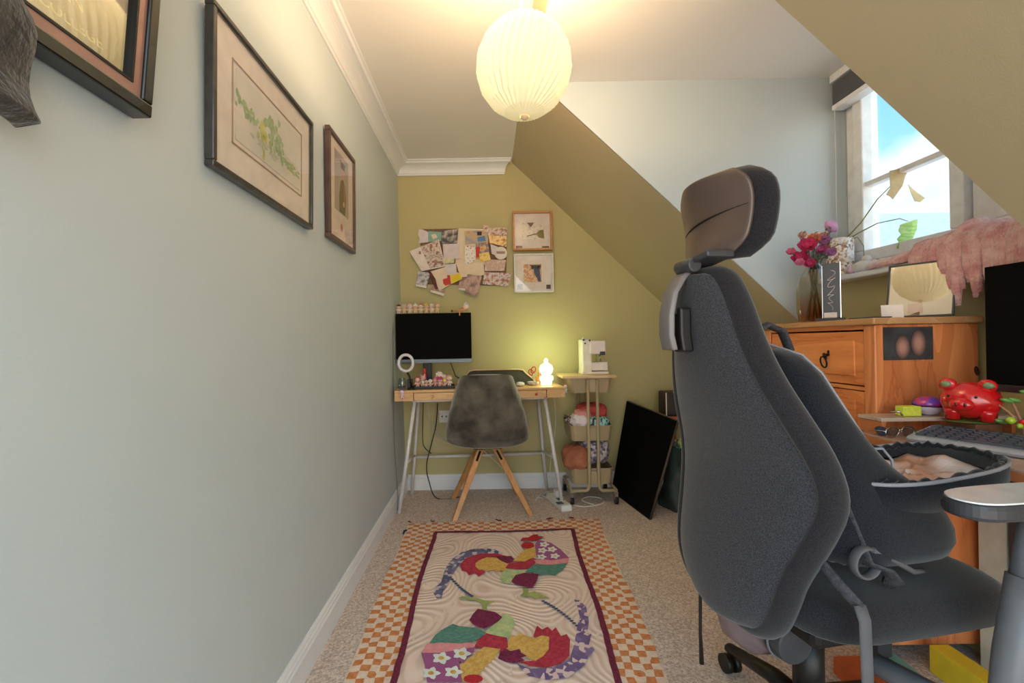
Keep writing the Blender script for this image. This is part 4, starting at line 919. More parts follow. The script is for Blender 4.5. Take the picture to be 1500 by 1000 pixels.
for (off, n_, r_, cup, colr, nm) in fl:
    c = vp+Vector(off)
    fo = petalflower(c, n_, r_, cup, mat('petal_'+nm, colr, .7, col2=tuple(int(x*.8) for x in colr), scale=60), va, 'flower', 3 if n_ > 6 else 2)
    MB().tube([vp+Vector((off[0]*.1, off[1]*.1, .22)), vp+Vector((off[0]*.5, off[1]*.5, .26)), c], .0025, 6).build('stem', m_stem, fo)
c = vp+Vector((.052, -.03, .385)); fo = None
mb = MB()
for k in range(6):
    a = k*PI/3
    mb.ball(c+Vector((.008*math.cos(a), .008*math.sin(a), .004*(k % 2))), (.013, .013, .024), 8, R=Matrix.Rotation(-.5, 3, 'Y'))
fo = mb.build('tulip_flower', mat('tulip_lilac', (224, 170, 220), .6), va)
MB().tube([vp+Vector((.01, 0, .22)), vp+Vector((.03, -.01, .30)), c+Vector((-.006, 0, -.02))], .0026, 6).build('stem', m_stem, fo)
mb = MB()
for k in range(34):
    a = random.uniform(0, 2*PI); l = random.uniform(.5, 1.0); d = Vector((math.cos(a)*.075, math.sin(a)*.06, 0))
    p0 = vp+Vector((0, 0, .23)); p1 = vp+d*l*.6+Vector((0, 0, .23+.08*l)); p2 = vp+d*l+Vector((0, 0, .25+random.uniform(.0, .12)))
    mb.tube([p0, p1, p2], [.002, .0016, .001], 5)
    for t in (.5, .75, 1.0):
        q = lerp(p1, p2, t); dd = Vector((random.uniform(-1, 1), random.uniform(-1, 1), random.uniform(-.3, 1))).normalized()*.018
        sd = dd.cross(Vector((0, 0, 1))).normalized()*.006
        mb.f([mb.v(q), mb.v(q+dd*.5+sd), mb.v(q+dd), mb.v(q+dd*.5-sd)])
mb.tube([vp+Vector((.02, 0, .23)), vp+Vector((.06, 0, .30)), vp+Vector((.10, -.01, .318)), vp+Vector((.135, -.01, .305))], .0022, 6)
mb.build('foliage', mat('grey_green_foliage', (112, 124, 112), .8, col2=(150, 140, 136), scale=30), va)
mb = MB()
for k in range(7): mb.tube([vp+Vector((.018*math.cos(k), .018*math.sin(k), .23)), vp+Vector((.03*math.cos(k+2.4), .03*math.sin(k+2.4), .01))], .003, 6)
mb.build('stems_in_water', mat('dull_stem', (120, 112, 76), .7), va)
# trophy
tp = Vector((1.322, 1.755, vz)); Rt = Matrix.Translation(tp) @ Matrix.Rotation(math.radians(-38), 4, 'Z')
tro = thing('engraved_award', 'upright black award with silver sides and looping white engraving', 'award', tp)
MB(Rt).box((-.047, -.022, 0), (.047, .022, .013)).build('plinth', mat('plinth_wood', (44, 30, 28), .4), tro, bevel=.002)
MB(Rt).box((-.022, -.009, .013), (.034, .009, .222)).build('slab', m_dgrey, tro, bevel=.0015)
MB(Rt).box((-.0235, -.0105, .013), (-.0212, .0105, .215)).build('silver_edge', m_chrome, tro); MB(Rt).box((.0322, -.0105, .013), (.0348, .0105, .226)).build('silver_edge', m_chrome, tro)
MB(Rt).box((-.018, -.0112, .014), (.022, -.009, .034)).build('plaque', W1, tro)
mb = MB(Rt); pts = []
for k in range(90):
    t = k/89; z = .185-.14*t; lp_ = 1 if t < .22 or .42 < t < .55 else .5
    pts.append((.004+.013*lp_*math.sin(t*34+1.2*math.sin(t*9))+.003*math.sin(t*13), -.0102, z+.011*lp_*math.cos(t*29)))
mb.tube(pts, .0009, 4); mb.build('engraving', W1, tro)
# framed picture leaning
nrm = Vector((-.87, -.46, .175)).normalized(); wd = Vector((.46, -.87, 0)).normalized(); up = wd.cross(nrm).normalized()
if up.z < 0: up = -up
pc = Vector((1.455, 1.535, vz+.002))
pf = thing('easel_photo_frame', 'thin dark metal photo frame leaning back on the pine chest', 'photo frame', pc)
def fp(s, t, o): return pc+wd*s+up*t+nrm*o
Wf, Hf = .088, .188
mb = MB()
for s0, s1, t0, t1 in ((-Wf, Wf, 0, .005), (-Wf, Wf, Hf-.005, Hf), (-Wf, -Wf+.005, 0, Hf), (Wf-.005, Wf, 0, Hf)):
    mb.prism([fp(s0, t0, 0), fp(s1, t0, 0), fp(s1, t1, 0), fp(s0, t1, 0)], nrm*.007)
mb.build('frame', m_dgrey, pf)
MB().prism([fp(-Wf+.004, .004, .001), fp(Wf-.004, .004, .001), fp(Wf-.004, Hf-.004, .001), fp(-Wf+.004, Hf-.004, .001)], nrm*.001).build('print', mat('tan_print', (176, 140, 108), .6, col2=(206, 176, 150), scale=10), pf)
MB().prism([fp(-.03, .012, .0025), fp(.012, .012, .0025), fp(.008, .05, .0025), fp(-.03, .045, .0025)], nrm*.0005).build('red_print_patch', mat('print_red', (186, 50, 44), .6), pf)
MB().prism([fp(-Wf+.004, .004, .004), fp(Wf-.004, .004, .004), fp(Wf-.004, Hf-.004, .004), fp(-Wf+.004, Hf-.004, .004)], nrm*.001).build('glazing', glass('mirror_like_glass', (255, 255, 255), .34, .03), pf)
MB().prism([fp(-.02, .02, -.001), fp(.02, .02, -.001), fp(.02, .13, -.001), fp(-.02, .13, -.001)], -nrm*.002).build('easel_back', m_black, pf)
mb = MB(); cpos = Vector((1.33, 1.535, vz+.001)); mb.prism([cpos, cpos+Vector((.055, -.022, 0)), cpos+Vector((.063, -.012, .044)), cpos+Vector((.008, .012, .044))], Vector((.0012, .0012, 0)))
tag(mb.build('place_card', W1), 'small white card propped against the leaning photo frame', 'card')
tag(MB().box((1.27, 1.50, vz), (1.335, 1.60, vz+.005)).build('notebook', mat('grey_notebook', (70, 66, 70), .5), bevel=.001), 'thin dark notebook lying on chest below the leaning photo frame', 'notebook')
# ------------------------------------------------------------------ things on the sill
zz_ = SZ+.0005
pb = Vector((1.565, 2.012, zz_)); pot = thing('potted_plant', 'bare stemmed plant in speckled shell pot at far end of sill', 'potted plant', pb)
MB().lathe([(.046, 0), (.050, .006), (.050, .165), (.047, .168), (.045, .15), (.001, .145)], pb, 28).build('pot', blotch('shell_mosaic', [(232, 224, 216), (210, 196, 180), (150, 110, 84), (240, 234, 230), (190, 150, 120), (226, 220, 220)], 110, .4, 'voronoi'), pot)
m_gst = mat('green_stalk', (130, 146, 88), .6)
def stalk(pts, r, nm='stalk'):
    return MB().tube(pts, r, 6).build(nm, m_gst, pot)
t1 = [pb+Vector((.01, 0, .15)), P(1262, 325, 1.95), P(1285, 292, 1.88), P(1305, 272, 1.83)]
stalk(t1, [.003, .0025, .002, .0016])
t2 = [pb+Vector((.014, 0, .15)), P(1256, 342, 1.96), P(1285, 327, 1.88), P(1318, 320, 1.82), P(1330, 324, 1.80)]
stalk(t2, [.003, .0025, .002, .0018, .0014])
stalk([pb+Vector((.02, 0, .15)), P(1256, 347, 1.97), P(1265, 360, 1.95), P(1266, 385, 1.94)], [.0025, .002, .0018, .0012])
def leaf(polypx, d0, d1, m, nm):
    n = len(polypx); mb = MB()
    top = [mb.v(P(x, y, lerp(d0, d1, (y-min(q[1] for q in polypx))/60))) for x, y in polypx]
    mb.f(top); return mb.build(nm, m, pot, solid=.0015)
m_lg = mat('bright_leaf', (130, 178, 74), .5, col2=(176, 206, 120), scale=30, stretch=(1, 1, 4)); m_ly = mat('dry_leaf', (206, 184, 140), .6, col2=(180, 156, 108), scale=20)
leaf([(1303, 250), (1318, 247), (1334, 243), (1326, 258), (1322, 272), (1308, 292), (1304, 288), (1298, 285), (1304, 275)], 1.82, 1.84, m_ly, 'yellow_leaf')
leaf([(1330, 270), (1341, 280), (1355, 290), (1348, 296), (1340, 295), (1335, 284)], 1.82, 1.84, m_ly, 'dry_leaf')
leaf([(1319, 329), (1330, 325), (1344, 321), (1343, 335), (1336, 352), (1328, 368), (1322, 373), (1319, 366), (1313, 363), (1317, 355), (1314, 350), (1320, 343), (1316, 338)], 1.80, 1.82, m_lg, 'green_leaf')
tb = Vector((1.578, 1.90, zz_)); te = thing('white_ornament', 'rounded white ceramic ornament with a pink patch on the sill', 'ornament', tb)
MB().ball(tb+Vector((0, 0, .026)), (.038, .048, .028), 16).build('body', m_white, te); MB().ball(tb+Vector((0, -.012, .055)), (.018, .02, .018), 12).build('head', m_white, te)
MB().ball(tb+Vector((-.014, .042, .022)), (.022, .016, .018), 10).build('pink_patch', mat('soft_pink', (226, 190, 214), .6), te)
MB().tube([tb+Vector((0, -.04, .03)), tb+Vector((0, -.055, .045)), tb+Vector((0, -.06, .03)), tb+Vector((0, -.05, .012))], .004, 6).build('handle', m_white, te)
# pink shaggy blanket over the sill
m_fur = mat('pink_shaggy_fur', (214, 142, 142), 1, col2=(240, 198, 194), scale=26, bump=1.0, bscale=120, detail=6, sheen=.5)
bk = thing('shaggy_blanket', 'pink and white shaggy throw draped over the near window sill', 'blanket', (1.56, 1.4, zz_))
def hump(i, j):
    y = lerp(1.80, 1.09, i); s = j
    hh = .02+.062*min(1, i*2.2)*(1+.25*math.sin(i*17)); a = PI*s
    x = 1.585-.072*math.cos(PI-a) if False else 1.582+.066*math.cos(a)
    return (x+.004*math.sin(i*50+j*9), y+.004*math.sin(j*22), zz_+.002+hh*math.sin(a)*(1+.12*math.sin(i*60+j*8)))
mb = MB(); mb.grid(hump, 60, 16); mb.build('folded_pile', m_fur, bk, solid=.006)
mb = MB(); random.seed(5)
for k in range(34):
    y = 1.60-k*.0155+random.uniform(-.004, .004); L_ = .03+.10*min(1, k/9)+random.uniform(-.035, .045); x = 1.512
    if k in (3, 4): L_ += .02
    sx_ = random.uniform(-.012, .012); r0 = random.uniform(.011, .016)
    pts = [(1.56, y, zz_+.065), (x+.012, y, zz_+.050), (x-.002, y+sx_*.3, zz_+.02), (x-.004, y+sx_*.6, zz_-L_*.5), (x, y+sx_, zz_-L_)]
    mb.tube(pts, [r0*.8, r0, r0*1.1, r0, r0*.55], 8)
mb.build('hanging_locks', m_fur, bk)
mb = MB()
for k in range(16):
    y = 1.83-k*.016; r0 = random.uniform(.007, .011)
    mb.tube([(1.60, y-.01, zz_+.03), (1.56, y, zz_+.022+r0), (1.53+random.uniform(-.01, .01), y+random.uniform(-.01, .01), zz_+.012)], [r0, r0*1.2, r0*.6], 7)
mb.build('white_fringe', mat('white_fur', (238, 224, 222), 1, col2=(226, 204, 202), scale=40, bump=.8), bk)
# ------------------------------------------------------------------ right hand desk
m_dtop = wood('pinkish_desk_laminate', (206, 176, 160), (184, 150, 132), 1, 5, .35, .2, 3)
m_dedge = wood('orange_desk_edge', (214, 132, 82), (190, 106, 60), 1, 7, .4, .1, 3)
rd = thing('office_desk', 'pale topped desk with orange wooden edge in front of the chest', 'desk', (1.37, .8, 0))
DX0, DX1, DY0, DY1, DTZ = 1.158, 1.598, .10, 1.452, .75
MB().box((DX0+.003, DY0, DTZ-.006), (DX1, DY1, DTZ)).build('desktop', m_dtop, rd, bevel=.001)
MB().box((DX0, DY0, DTZ-.028), (DX1, DY1, DTZ-.0062)).build('edge_board', m_dedge, rd, bevel=.002)
mfr = mat('graphite_metal', (70, 72, 80), .4, .3)
for x, y in ((1.195, 1.40), (1.55, 1.33), (1.195, .2), (1.55, .2)):
    MB().box((x-.022, y-.013, .001), (x+.022, y+.013, DTZ-.029)).build('leg', mfr, rd, bevel=.002)
MB().box((1.217, 1.388, .66), (1.528, 1.40, .70)).build('cross_rail', mfr, rd)
# right monitor
m2 = thing('desktop_monitor', 'large black monitor at right edge of the picture on office desk', 'monitor', (1.50, 1.2, DTZ+.001))
MX = 1.47; a = onX(1441.5, 391.5, MX); b = onX(1441.5, 571, MX)
MB().box((MX, 1.072, b.z+.022), (MX+.022, a.y, a.z)).build('screen', m_screen, m2, bevel=.002)
MB().box((MX-.003, 1.072, b.z), (MX+.022, a.y, b.z+.021)).build('chin', mat('dark_brown_bezel', (52, 42, 42), .4), m2, bevel=.002)
MB().box((MX+.022, 1.13, .97), (MX+.050, 1.27, 1.14)).build('rear_housing', m_black, m2, bevel=.01)
MB().box((MX+.051, 1.175, DTZ+.01), (MX+.075, 1.225, 1.06)).build('stand_post', m_dgrey, m2, bevel=.004)
MB().box((1.495, 1.12, DTZ+.001), (1.59, 1.28, DTZ+.011)).build('stand_base', m_dgrey, m2, bevel=.003)
# little raised shelf
sh = thing('desk_riser', 'narrow pale wooden riser on the desk against the chest', 'riser', (1.35, 1.40, DTZ+.001))
MB().box((1.175, 1.362, .792), (1.594, 1.450, .803)).build('top', wood('pale_riser', (216, 200, 188), (180, 150, 130), 0, 8), sh, bevel=.002)
for x in (1.185, 1.574): MB().box((x-.006, 1.366, DTZ+.001), (x+.006, 1.446, .7915)).build('foot', m_dedge, sh)
rz = .8035
m_cube = mat('lime_wax', (222, 232, 90), .4, col2=(200, 214, 60), scale=90)
def rest(px, d): u_, v_ = uv(px, 600); return u_*d/F
o = MB().box((1.262, 1.385, rz), (1.318, 1.415, rz+.030)).build('lime_block', m_cube, bevel=.003); tag(o, 'small lime yellow block on the riser left of the egg trinket', 'block')
cx = 1.358
eg = thing('egg_trinket', 'glossy purple and red domed trinket box on the riser', 'trinket box', (cx, 1.405, rz))
MB().lathe([(.012, 0), (.022, .004), (.034, .016), (.0375, .026), (.037, .028)], (cx, 1.407, rz), 26).build('bowl', mat('lilac_white_enamel', (214, 204, 226), .2, coat=.6), eg)
MB().lathe([(.0385, .0275), (.0385, .030), (.0385, .0301)], (cx, 1.407, rz), 26).build('rim', m_black, eg)
MB().lathe([(.0375, .030), (.036, .038), (.030, .048), (.018, .056), (.001, .059)], (cx, 1.407, rz), 26).build('lid', blotch('galaxy_enamel', [(70, 60, 190), (120, 70, 190), (206, 50, 90), (90, 80, 200), (50, 80, 200)], 14, .15, coat=.8), eg)
mb = MB(); mb.tube([(1.235, 1.40, rz+.012), (1.245, 1.38, rz+.016), (1.258, 1.385, rz+.004)], .003, 6); tag(mb.build('silver_hook', m_chrome), 'small silver hook lying left of the lime block', 'hook')
# piggy bank
px_, py_ = 1.378, 1.302
pc = Vector((px_, py_, rz+.0035))
tag(MB().box((1.350, 1.262, DTZ+.001), (1.425, 1.345, rz-.004)).build('brown_box', mat('brown_box', (120, 76, 48), .6), bevel=.002), 'small brown box under the leaf mat and red piggy bank', 'box'); pig = thing('piggy_bank', 'glossy red ceramic piggy bank beside the desktop monitor', 'piggy bank', pc)
m_red = mat('glossy_red_ceramic', (214, 28, 34), .12, col2=(204, 22, 28), coat=.8)
mb = MB(); R_ = Matrix.Rotation(math.radians(-53), 3, 'Z')
def q(x, y, z): return pc+R_ @ Vector((x, y, z))
mb.ball(q(0, .0, .054), (.064, .054, .053), 26, R=R_)
for s in (-1, 1):
    mb.lathe([(.016, 0), (.018, .02), (.02, .03)], q(s*.034, -.022, 0), 12); mb.lathe([(.016, 0), (.018, .02), (.02, .03)], q(s*.034, .02, 0), 12)
mb.build('body', m_red, pig)
mb = MB(); mb.ball(q(-.012, -.052, .046), (.027, .019, .019), 16, R=R_); mb.build('snout', m_red, pig)
mb = MB()
for s in (-1, 1): mb.ball(q(-.012+s*.009, -.0705, .047), (.0035, .002, .006), 8, R=R_)
mb.build('nostrils', mat('dark_red', (96, 8, 12), .3), pig)
for s, ex in ((-1, -.044), (1, .036)):
    MB().ball(q(ex, -.020, .100), (.020, .010, .017), 12, R=R_ @ Matrix.Rotation(s*.3, 3, 'Y')).build('ear', m_red, pig)
    MB().ball(q(ex+s*.002, -.0285, .100), (.012, .004, .009), 10, R=R_).build('ear_lining', mat('green_glaze', (120, 140, 100), .3), pig)
for ex in (-.038, .016): MB().ball(q(ex, -.050, .068), .0035, 8).build('eye', m_black, pig)
sb = Vector((1.535, 1.428, rz)); 
tag(MB().ball((1.49, 1.28, 0), .001, 4).build('tmp', m_black), 'x', 'x'); bpy.data.objects.remove(bpy.data.objects['tmp'])
def stripe():
    m, nt, b_ = nodes('yellow_maroon_stripes'); N = nt.nodes; L = nt.links
    tcn = N.new('ShaderNodeTexCoord'); w = N.new('ShaderNodeTexWave'); w.inputs['Scale'].default_value = 14; w.bands_direction = 'X'; L.new(tcn.outputs['Object'], w.inputs['Vector'])
    r = N.new('ShaderNodeValToRGB'); r.color_ramp.interpolation = 'CONSTANT'; r.color_ramp.elements[0].color = lin((110, 34, 40)); r.color_ramp.elements[1].color = lin((240, 186, 70)); r.color_ramp.elements[1].position = .4
    L.new(w.outputs['Fac'], r.inputs['Fac']); L.new(r.outputs['Color'], b_.inputs['Base Color']); b_.inputs['Roughness'].default_value = .3; return m
pl = MB(); Rr = Matrix.Rotation(math.radians(12), 3, 'Z')
bc = Vector((1.566, 1.436, rz+.050))
pl.ball(bc, (.046, .026, .048), 26)
tag(pl.build('striped_ball', stripe()), 'yellow and maroon striped round ornament behind the red piggy bank', 'ornament')
tag(MB().ball((1.388, 1.304, rz-.0005), (.075, .052, .003), 20).build('leaf_dish', mat('dark_green_leaf', (70, 100, 50), .4, col2=(90, 120, 60), scale=30)), 'flat green leaf shaped mat under the red piggy bank', 'mat')
# berry branches
br = Vector((1.437, 1.222, DTZ+.0005)); bt = thing('berry_tree', 'twiggy wire ornament with red and green berries beside the monitor', 'ornament', br)
m_twig = mat('tan_twig', (176, 128, 100), .7); c = br+Vector((0, 0, .03))
MB().lathe([(.035, 0), (.04, .008), (.01, .012), (.001, .012)], br, 18).build('base', m_twig, bt)
ends = [(-.045, .02, .105), (.03, .01, .140), (.035, -.04, .09), (-.03, -.0, .06), (.02, -.03, .07), (-.015, .02, .122), (.04, -.02, .118)]
mb = MB(); 
for k, e in enumerate(ends):
    e = Vector(e); mb.tube([br+Vector((0, 0, .008)), br+Vector((0, 0, .042)), br+e*.6+Vector((0, 0, .022)), br+e], [.006, .005, .0035, .002], 6)
mb.build('twigs', m_twig, bt)
for k, (o_, r_, cc, nm) in enumerate((((.03, -.035, .085), .014, (220, 40, 36), 'red_berry'), ((-.022, -.02, .062), .011, (220, 40, 36), 'red_berry'), ((-.048, -.01, .068), .010, (170, 200, 50), 'green_berry'), ((.04, -.02, .118), .009, (210, 70, 40), 'red_berry'), ((-.036, -.02, .055), .007, (180, 206, 60), 'green_berry'))):
    MB().ball(br+Vector(o_), r_, 12).build(nm, mat(nm+'_glaze', cc, .2, coat=.5), bt)
for o_ in ((-.035, .01, .118), (-.008, .015, .118), (.006, 0, .140), (-.04, .02, .06)):
    MB().ball(br+Vector(o_), (.017, .010, .006), 10, R=Matrix.Rotation(.3, 3, 'Y')).build('leaf', mat('glazed_green_leaf', (120, 170, 90), .3), bt)
tag(MB().lathe([(.018, 0), (.026, .012), (.028, .028), (.024, .026), (.001, .01)], (1.46, 1.125, DTZ+.0005), 20).build('blue_dish', mat('blue_grey_glaze', (116, 130, 172), .3)), 'small blue grey bowl at the right picture edge on desk', 'bowl')
# keyboard
kd = Vector((.40, -.9165, 0)); kp = Vector((.9165, .40, 0)); k0 = Vector((1.178, 1.285, DTZ+.002))
kb2 = thing('desk_keyboard', 'long grey keyboard with silver front edge on the office desk', 'keyboard', k0)
KT = Matrix(((kd.x, kp.x, 0, k0.x), (kd.y, kp.y, 0, k0.y), (0, 0, 1, k0.z), (0, 0, 0, 1)))
mb = MB(KT); L_ = .44; Wk = .135
mb.loft([[(x, -.0, .0), (x, -.006, .010), (x, .004, .0165), (x, Wk, .034), (x, Wk, 0)] for x in (0, L_)], smooth=False); mb.build('case', mat('silver_grey_case', (160, 164, 174), .3), kb2, bevel=.003)
mb = MB(KT)
for r_ in range(6):
    n_ = 18
    for k in range(n_):
        if r_ == 0 and 4 <= k <= 8:
            if k > 4: continue
            x0_, x1_ = .012+4*.0233, .012+9*.0233-.003
        else: x0_, x1_ = .012+k*.0233, .012+k*.0233+.0200
        y_ = .016+r_*.0192; z_k = .0165+(y_-.004)*.1336
        mb.loft([[(x0_, y_, z_k), (x1_, y_, z_k), (x1_, y_+.0165, z_k+.001), (x0_, y_+.0165, z_k+.001)], [(x0_+.002, y_+.002, z_k+.0065), (x1_-.002, y_+.002, z_k+.0065), (x1_-.002, y_+.0145, z_k+.0072), (x0_+.002, y_+.0145, z_k+.0072)]], smooth=False)
mb.build('keys', mat('slate_keys', (74, 80, 94), .4), kb2)
# glasses x2 and dark case
def specs(nm, label, c, rot, s=1.0):
    T = Matrix.Translation(c) @ Matrix.Rotation(rot, 4, 'Z'); th = thing(nm, label, 'glasses', c)
    for sx_ in (-1, 1):
        pts = [(sx_*.031*s+.026*s*math.cos(a), 0, .018*s+.0165*s*math.sin(a)) for a in [i*PI/10 for i in range(20)]]
        rm = MB(T).ring(pts, .0017, 6).build('rim', m_chrome, th)
        mb = MB(T); mb.f([mb.v((p[0], 0, p[2])) for p in pts]); mb.build('lens', glass('smoky_lens', (226, 226, 226), .3), rm)
        MB(T).tube([(sx_*.056*s, 0, .022*s), (sx_*.058*s, .02*s, .022*s), (sx_*.056*s, .11*s, .004)], .0016, 6).build('temple', m_chrome, th)
    MB(T).tube([(-.006*s, 0, .022*s), (0, -.002, .025*s), (.006*s, 0, .022*s)], .0016, 6).build('bridge', m_chrome, th)
specs('spectacles', 'thin silver rimmed glasses lying on the desk left of keyboard', Vector((1.205, 1.335, DTZ+.001)), .2, .92)
tag(MB().tube([(1.155+.02, 1.36, DTZ+.015), (1.20, 1.405, DTZ+.015)], .013, 14).build('tube_case', mat('navy_case', (40, 48, 70), .35)), 'short dark navy cylinder between backpack and glasses', 'case')
# under the desk, against the chest
tag(MB().box((1.06, 1.30, .001), (1.19, 1.42, .055)).build('orange_box', mat('orange_box', (206, 96, 46), .6), bevel=.002), 'orange box on carpet under the office desk, behind chair seat', 'box')
tag(MB().box((1.205, 1.29, .001), (1.235, 1.43, .072)).build('teal_book', mat('teal_book', (110, 176, 166), .6), bevel=.002), 'teal book standing on carpet beside the orange box', 'book')
tag(MB().box((1.36, 1.25, .001), (1.42, 1.42, .085)).build('yellow_book', mat('yellow_book', (232, 204, 50), .6), bevel=.002), 'thick yellow book on the carpet under the desk', 'book')
tag(MB().box((1.595-.055, 1.36, .001), (1.595, 1.46-.02, .62)).build('white_board', mat('pale_green_white_board', (206, 214, 204), .6), bevel=.002), 'tall pale board standing on the floor behind desk legs', 'board')
tag(MB().ball((1.50, 1.25, .30), (.035, .03, .05), 12).build('yellow_bag', mat('yellow_bag', (240, 210, 40), .5)), 'small yellow bag hooked on the desk leg', 'bag')
# ------------------------------------------------------------------ office chair
PHI = math.radians(10); FW = Vector((math.cos(PHI), math.sin(PHI), 0)); RT = Vector((math.sin(PHI), -math.cos(PHI), 0)); C0 = Vector((0, 1.0, 0))
KC = Matrix(((FW.x, RT.x, 0, 0), (FW.y, RT.y, 0, 1.0), (0, 0, 1, 0), (0, 0, 0, 1)))   # local: (a forward, w right, z)
def fabric(name, col, col2):
    m, nt, b_ = nodes(name); N = nt.nodes; L = nt.links
    tcn = N.new('ShaderNodeTexCoord'); n = N.new('ShaderNodeTexNoise'); n.inputs['Scale'].default_value = 520; n.inputs['Detail'].default_value = 3
    L.new(tcn.outputs['Object'], n.inputs['Vector']); r = N.new('ShaderNodeValToRGB'); r.color_ramp.elements[0].position = .38; r.color_ramp.elements[1].position = .62
    r.color_ramp.elements[0].color = lin(col2); r.color_ramp.elements[1].color = lin(col); L.new(n.outputs['Fac'], r.inputs['Fac']); L.new(r.outputs['Color'], b_.inputs['Base Color'])
    b_.inputs['Roughness'].default_value = .95; b_.inputs['Specular IOR Level'].default_value = .15; b_.inputs['Sheen Weight'].default_value = .25
    bp = N.new('ShaderNodeBump'); bp.inputs['Strength'].default_value = .25; bp.inputs['Distance'].default_value = .002; L.new(n.outputs['Fac'], bp.inputs['Height']); L.new(bp.outputs['Normal'], b_.inputs['Normal'])
    return m
m_fab = fabric('charcoal_fabric', (74, 74, 81), (42, 42, 47)); m_fab2 = fabric('charcoal_fabric_darker', (48, 46, 51), (31, 30, 34))
oc = thing('office_chair', 'tall charcoal fabric office chair with headrest, seen from behind', 'office chair', C0+FW*.75)
bk_z = [1.205, 1.19, 1.15, 1.10, 1.04, .96, .88, .80, .72, .64, .56, .49, .44, .41, .395]
bk_a = [.500, .503, .508, .512, .518, .535, .562, .595, .61, .59, .560, .548, .55, .555, .56]
bk_w = [.045, .075, .098, .118, .136, .165, .200, .228, .240, .218, .190, .175, .15, .115, .06]
def back_ring(z, a, w, n=26):
    out = []
    for k in range(n):
        t = 2*PI*k/n
        def pw(v, e): return math.copysign(abs(v)**e, v)
        x = pw(math.cos(t), .55); y = pw(math.sin(t), .75)
        # back face (x<0) gently convex, sides wrap forward
        out.append((a+.020+(.026 if x > 0 else .030)*x-.018*(1-(y*y))*(1 if x < 0 else 0)+.012*y*y, w*y, z))
    return out
mb = MB(KC); mb.loft([back_ring(z, a_, w_) for z, a_, w_ in zip(bk_z, bk_a, bk_w)]); mb.build('backrest', m_fab, oc, sub=1)
# bolster roll round the perimeter
loopR = [(a_+.036, w_-.012, z) for z, a_, w_ in zip(bk_z[1:], bk_a[1:], bk_w[1:])]
loopL = [(a_+.036, -w_+.012, z) for z, a_, w_ in zip(bk_z[1:], bk_a[1:], bk_w[1:])][::-1]
top = [(bk_a[0]+.036, -.03, 1.200), (bk_a[0]+.036, .03, 1.200)]
bot = [(.596, .03, .402), (.596, -.03, .402)]
loop = top+loopR+bot+loopL
def smooth_loop(pts, it=2):
    pts = [Vector(p) for p in pts]
    for _ in range(it):
        o = []
        for i in range(len(pts)): p, q_ = pts[i], pts[(i+1) % len(pts)]; o += [p*.75+q_*.25, p*.25+q_*.75]
        pts = o
    return pts
sl = smooth_loop(loop, 2)
mb = MB()
ringpts = [KC @ p for p in sl]; n = len(ringpts); R = []
for i, p in enumerate(ringpts):
    t = (ringpts[(i+1) % n]-ringpts[i-1]).normalized(); b_ = FW; a_ = t.cross(b_).normalized(); b2 = a_.cross(t).normalized()
    R.append([mb.v(p+.022*math.cos(2*PI*k/12)*a_+.031*math.sin(2*PI*k/12)*b2) for k in range(12)])
for i in range(n):
    A, B = R[i], R[(i+1) % n]
    for k in range(12): mb.f([A[k], A[(k+1) % 12], B[(k+1) % 12], B[k]], 0, True)
mb.build('bolster', m_fab2, oc)
mb = MB(KC); mb.loft([[(a_+.050+.018*math.cos(2*PI*k/20)*(1 if math.cos(2*PI*k/20) > 0 else .4), (w_-.022)*math.sin(2*PI*k/20), z) for k in range(20)] for z, a_, w_ in zip(bk_z, bk_a, bk_w)]); mb.build('front_cushion', m_fab2, oc)
# headrest
hz0, hz1 = 1.238, 1.432
def hp(s, t, off):
    # s -1..1 lateral, t 0..1 up
    w = lerp(.112, .132, min(1, t*1.6)); e = abs(s)
    z = lerp(hz0, hz1, t)
    a_ = .525+.040*e*e-.030*math.sin(PI*min(1, max(0, t)))**1*0-.022*(t-.35)**2*4+.02*t
    rc = 1-max(0, (t-.72)/.28)**2.4*.35-max(0, (.22-t)/.22)**2*.35
    return (a_+off, w*s*rc, z)
m_shell = mat('satin_dark_bronze_plastic', (92, 76, 70), .32, col2=(84, 68, 62), scale=3, coat=.35)
mb = MB(KC)
def shell2(i, j): return hp((2*i-1)*.93, j*.96+.01, 0)
mb.grid(shell2, 22, 18); mb.build('headrest_shell', m_shell, oc, solid=.012, bevel=.004)
mb = MB(KC)
def hcush(j):
    ring = []
    t = j
    for k in range(28):
        q_ = 2*PI*k/28; s = math.sin(q_); f = math.cos(q_)
        def pw(v, e): return math.copysign(abs(v)**e, v)
        s2 = pw(s, .8); p = hp(s2*1.04, t, 0); edge = (1-(2*t-1)**6)
        ring.append((p[0]+.036+.028*pw(f, .6)*max(.25, edge), p[1], lerp(hz0-.004, hz1+.004, t)))
    return ring
mb.loft([hcush(k/14) for k in range(15)]); mb.build('headrest_cushion', m_fab2, oc)
mb = MB(KC)
for k in range(1):
    pts = [(hp(s/10*.9, .47+.07*(s/10)*1.0, -.0075)) for s in range(-10, 11)]
    mb.tube(pts, [.0006+.0022*(1-abs(s)/10) for s in range(-10, 11)], 6)
mb.build('headrest_crease', m_black, oc)
mb = MB(KC); mb.box((.478, -.045, 1.224), (.548, .085, 1.240), R=Matrix.Rotation(.12, 3, 'X')); mb.build('headrest_bracket', m_dgrey, oc, bevel=.005)
mb = MB(KC); mb.lathe([(.016, -.032), (.017, .032)], (.483, .004, 1.222), 18, axis='y'); mb.build('tilt_joint', m_dgrey, oc, bevel=.003)
mb = MB(KC); arm = [(.492, 1.215), (.470, 1.195), (.448, 1.160), (.437, 1.11), (.436, 1.06), (.444, 1.025)]
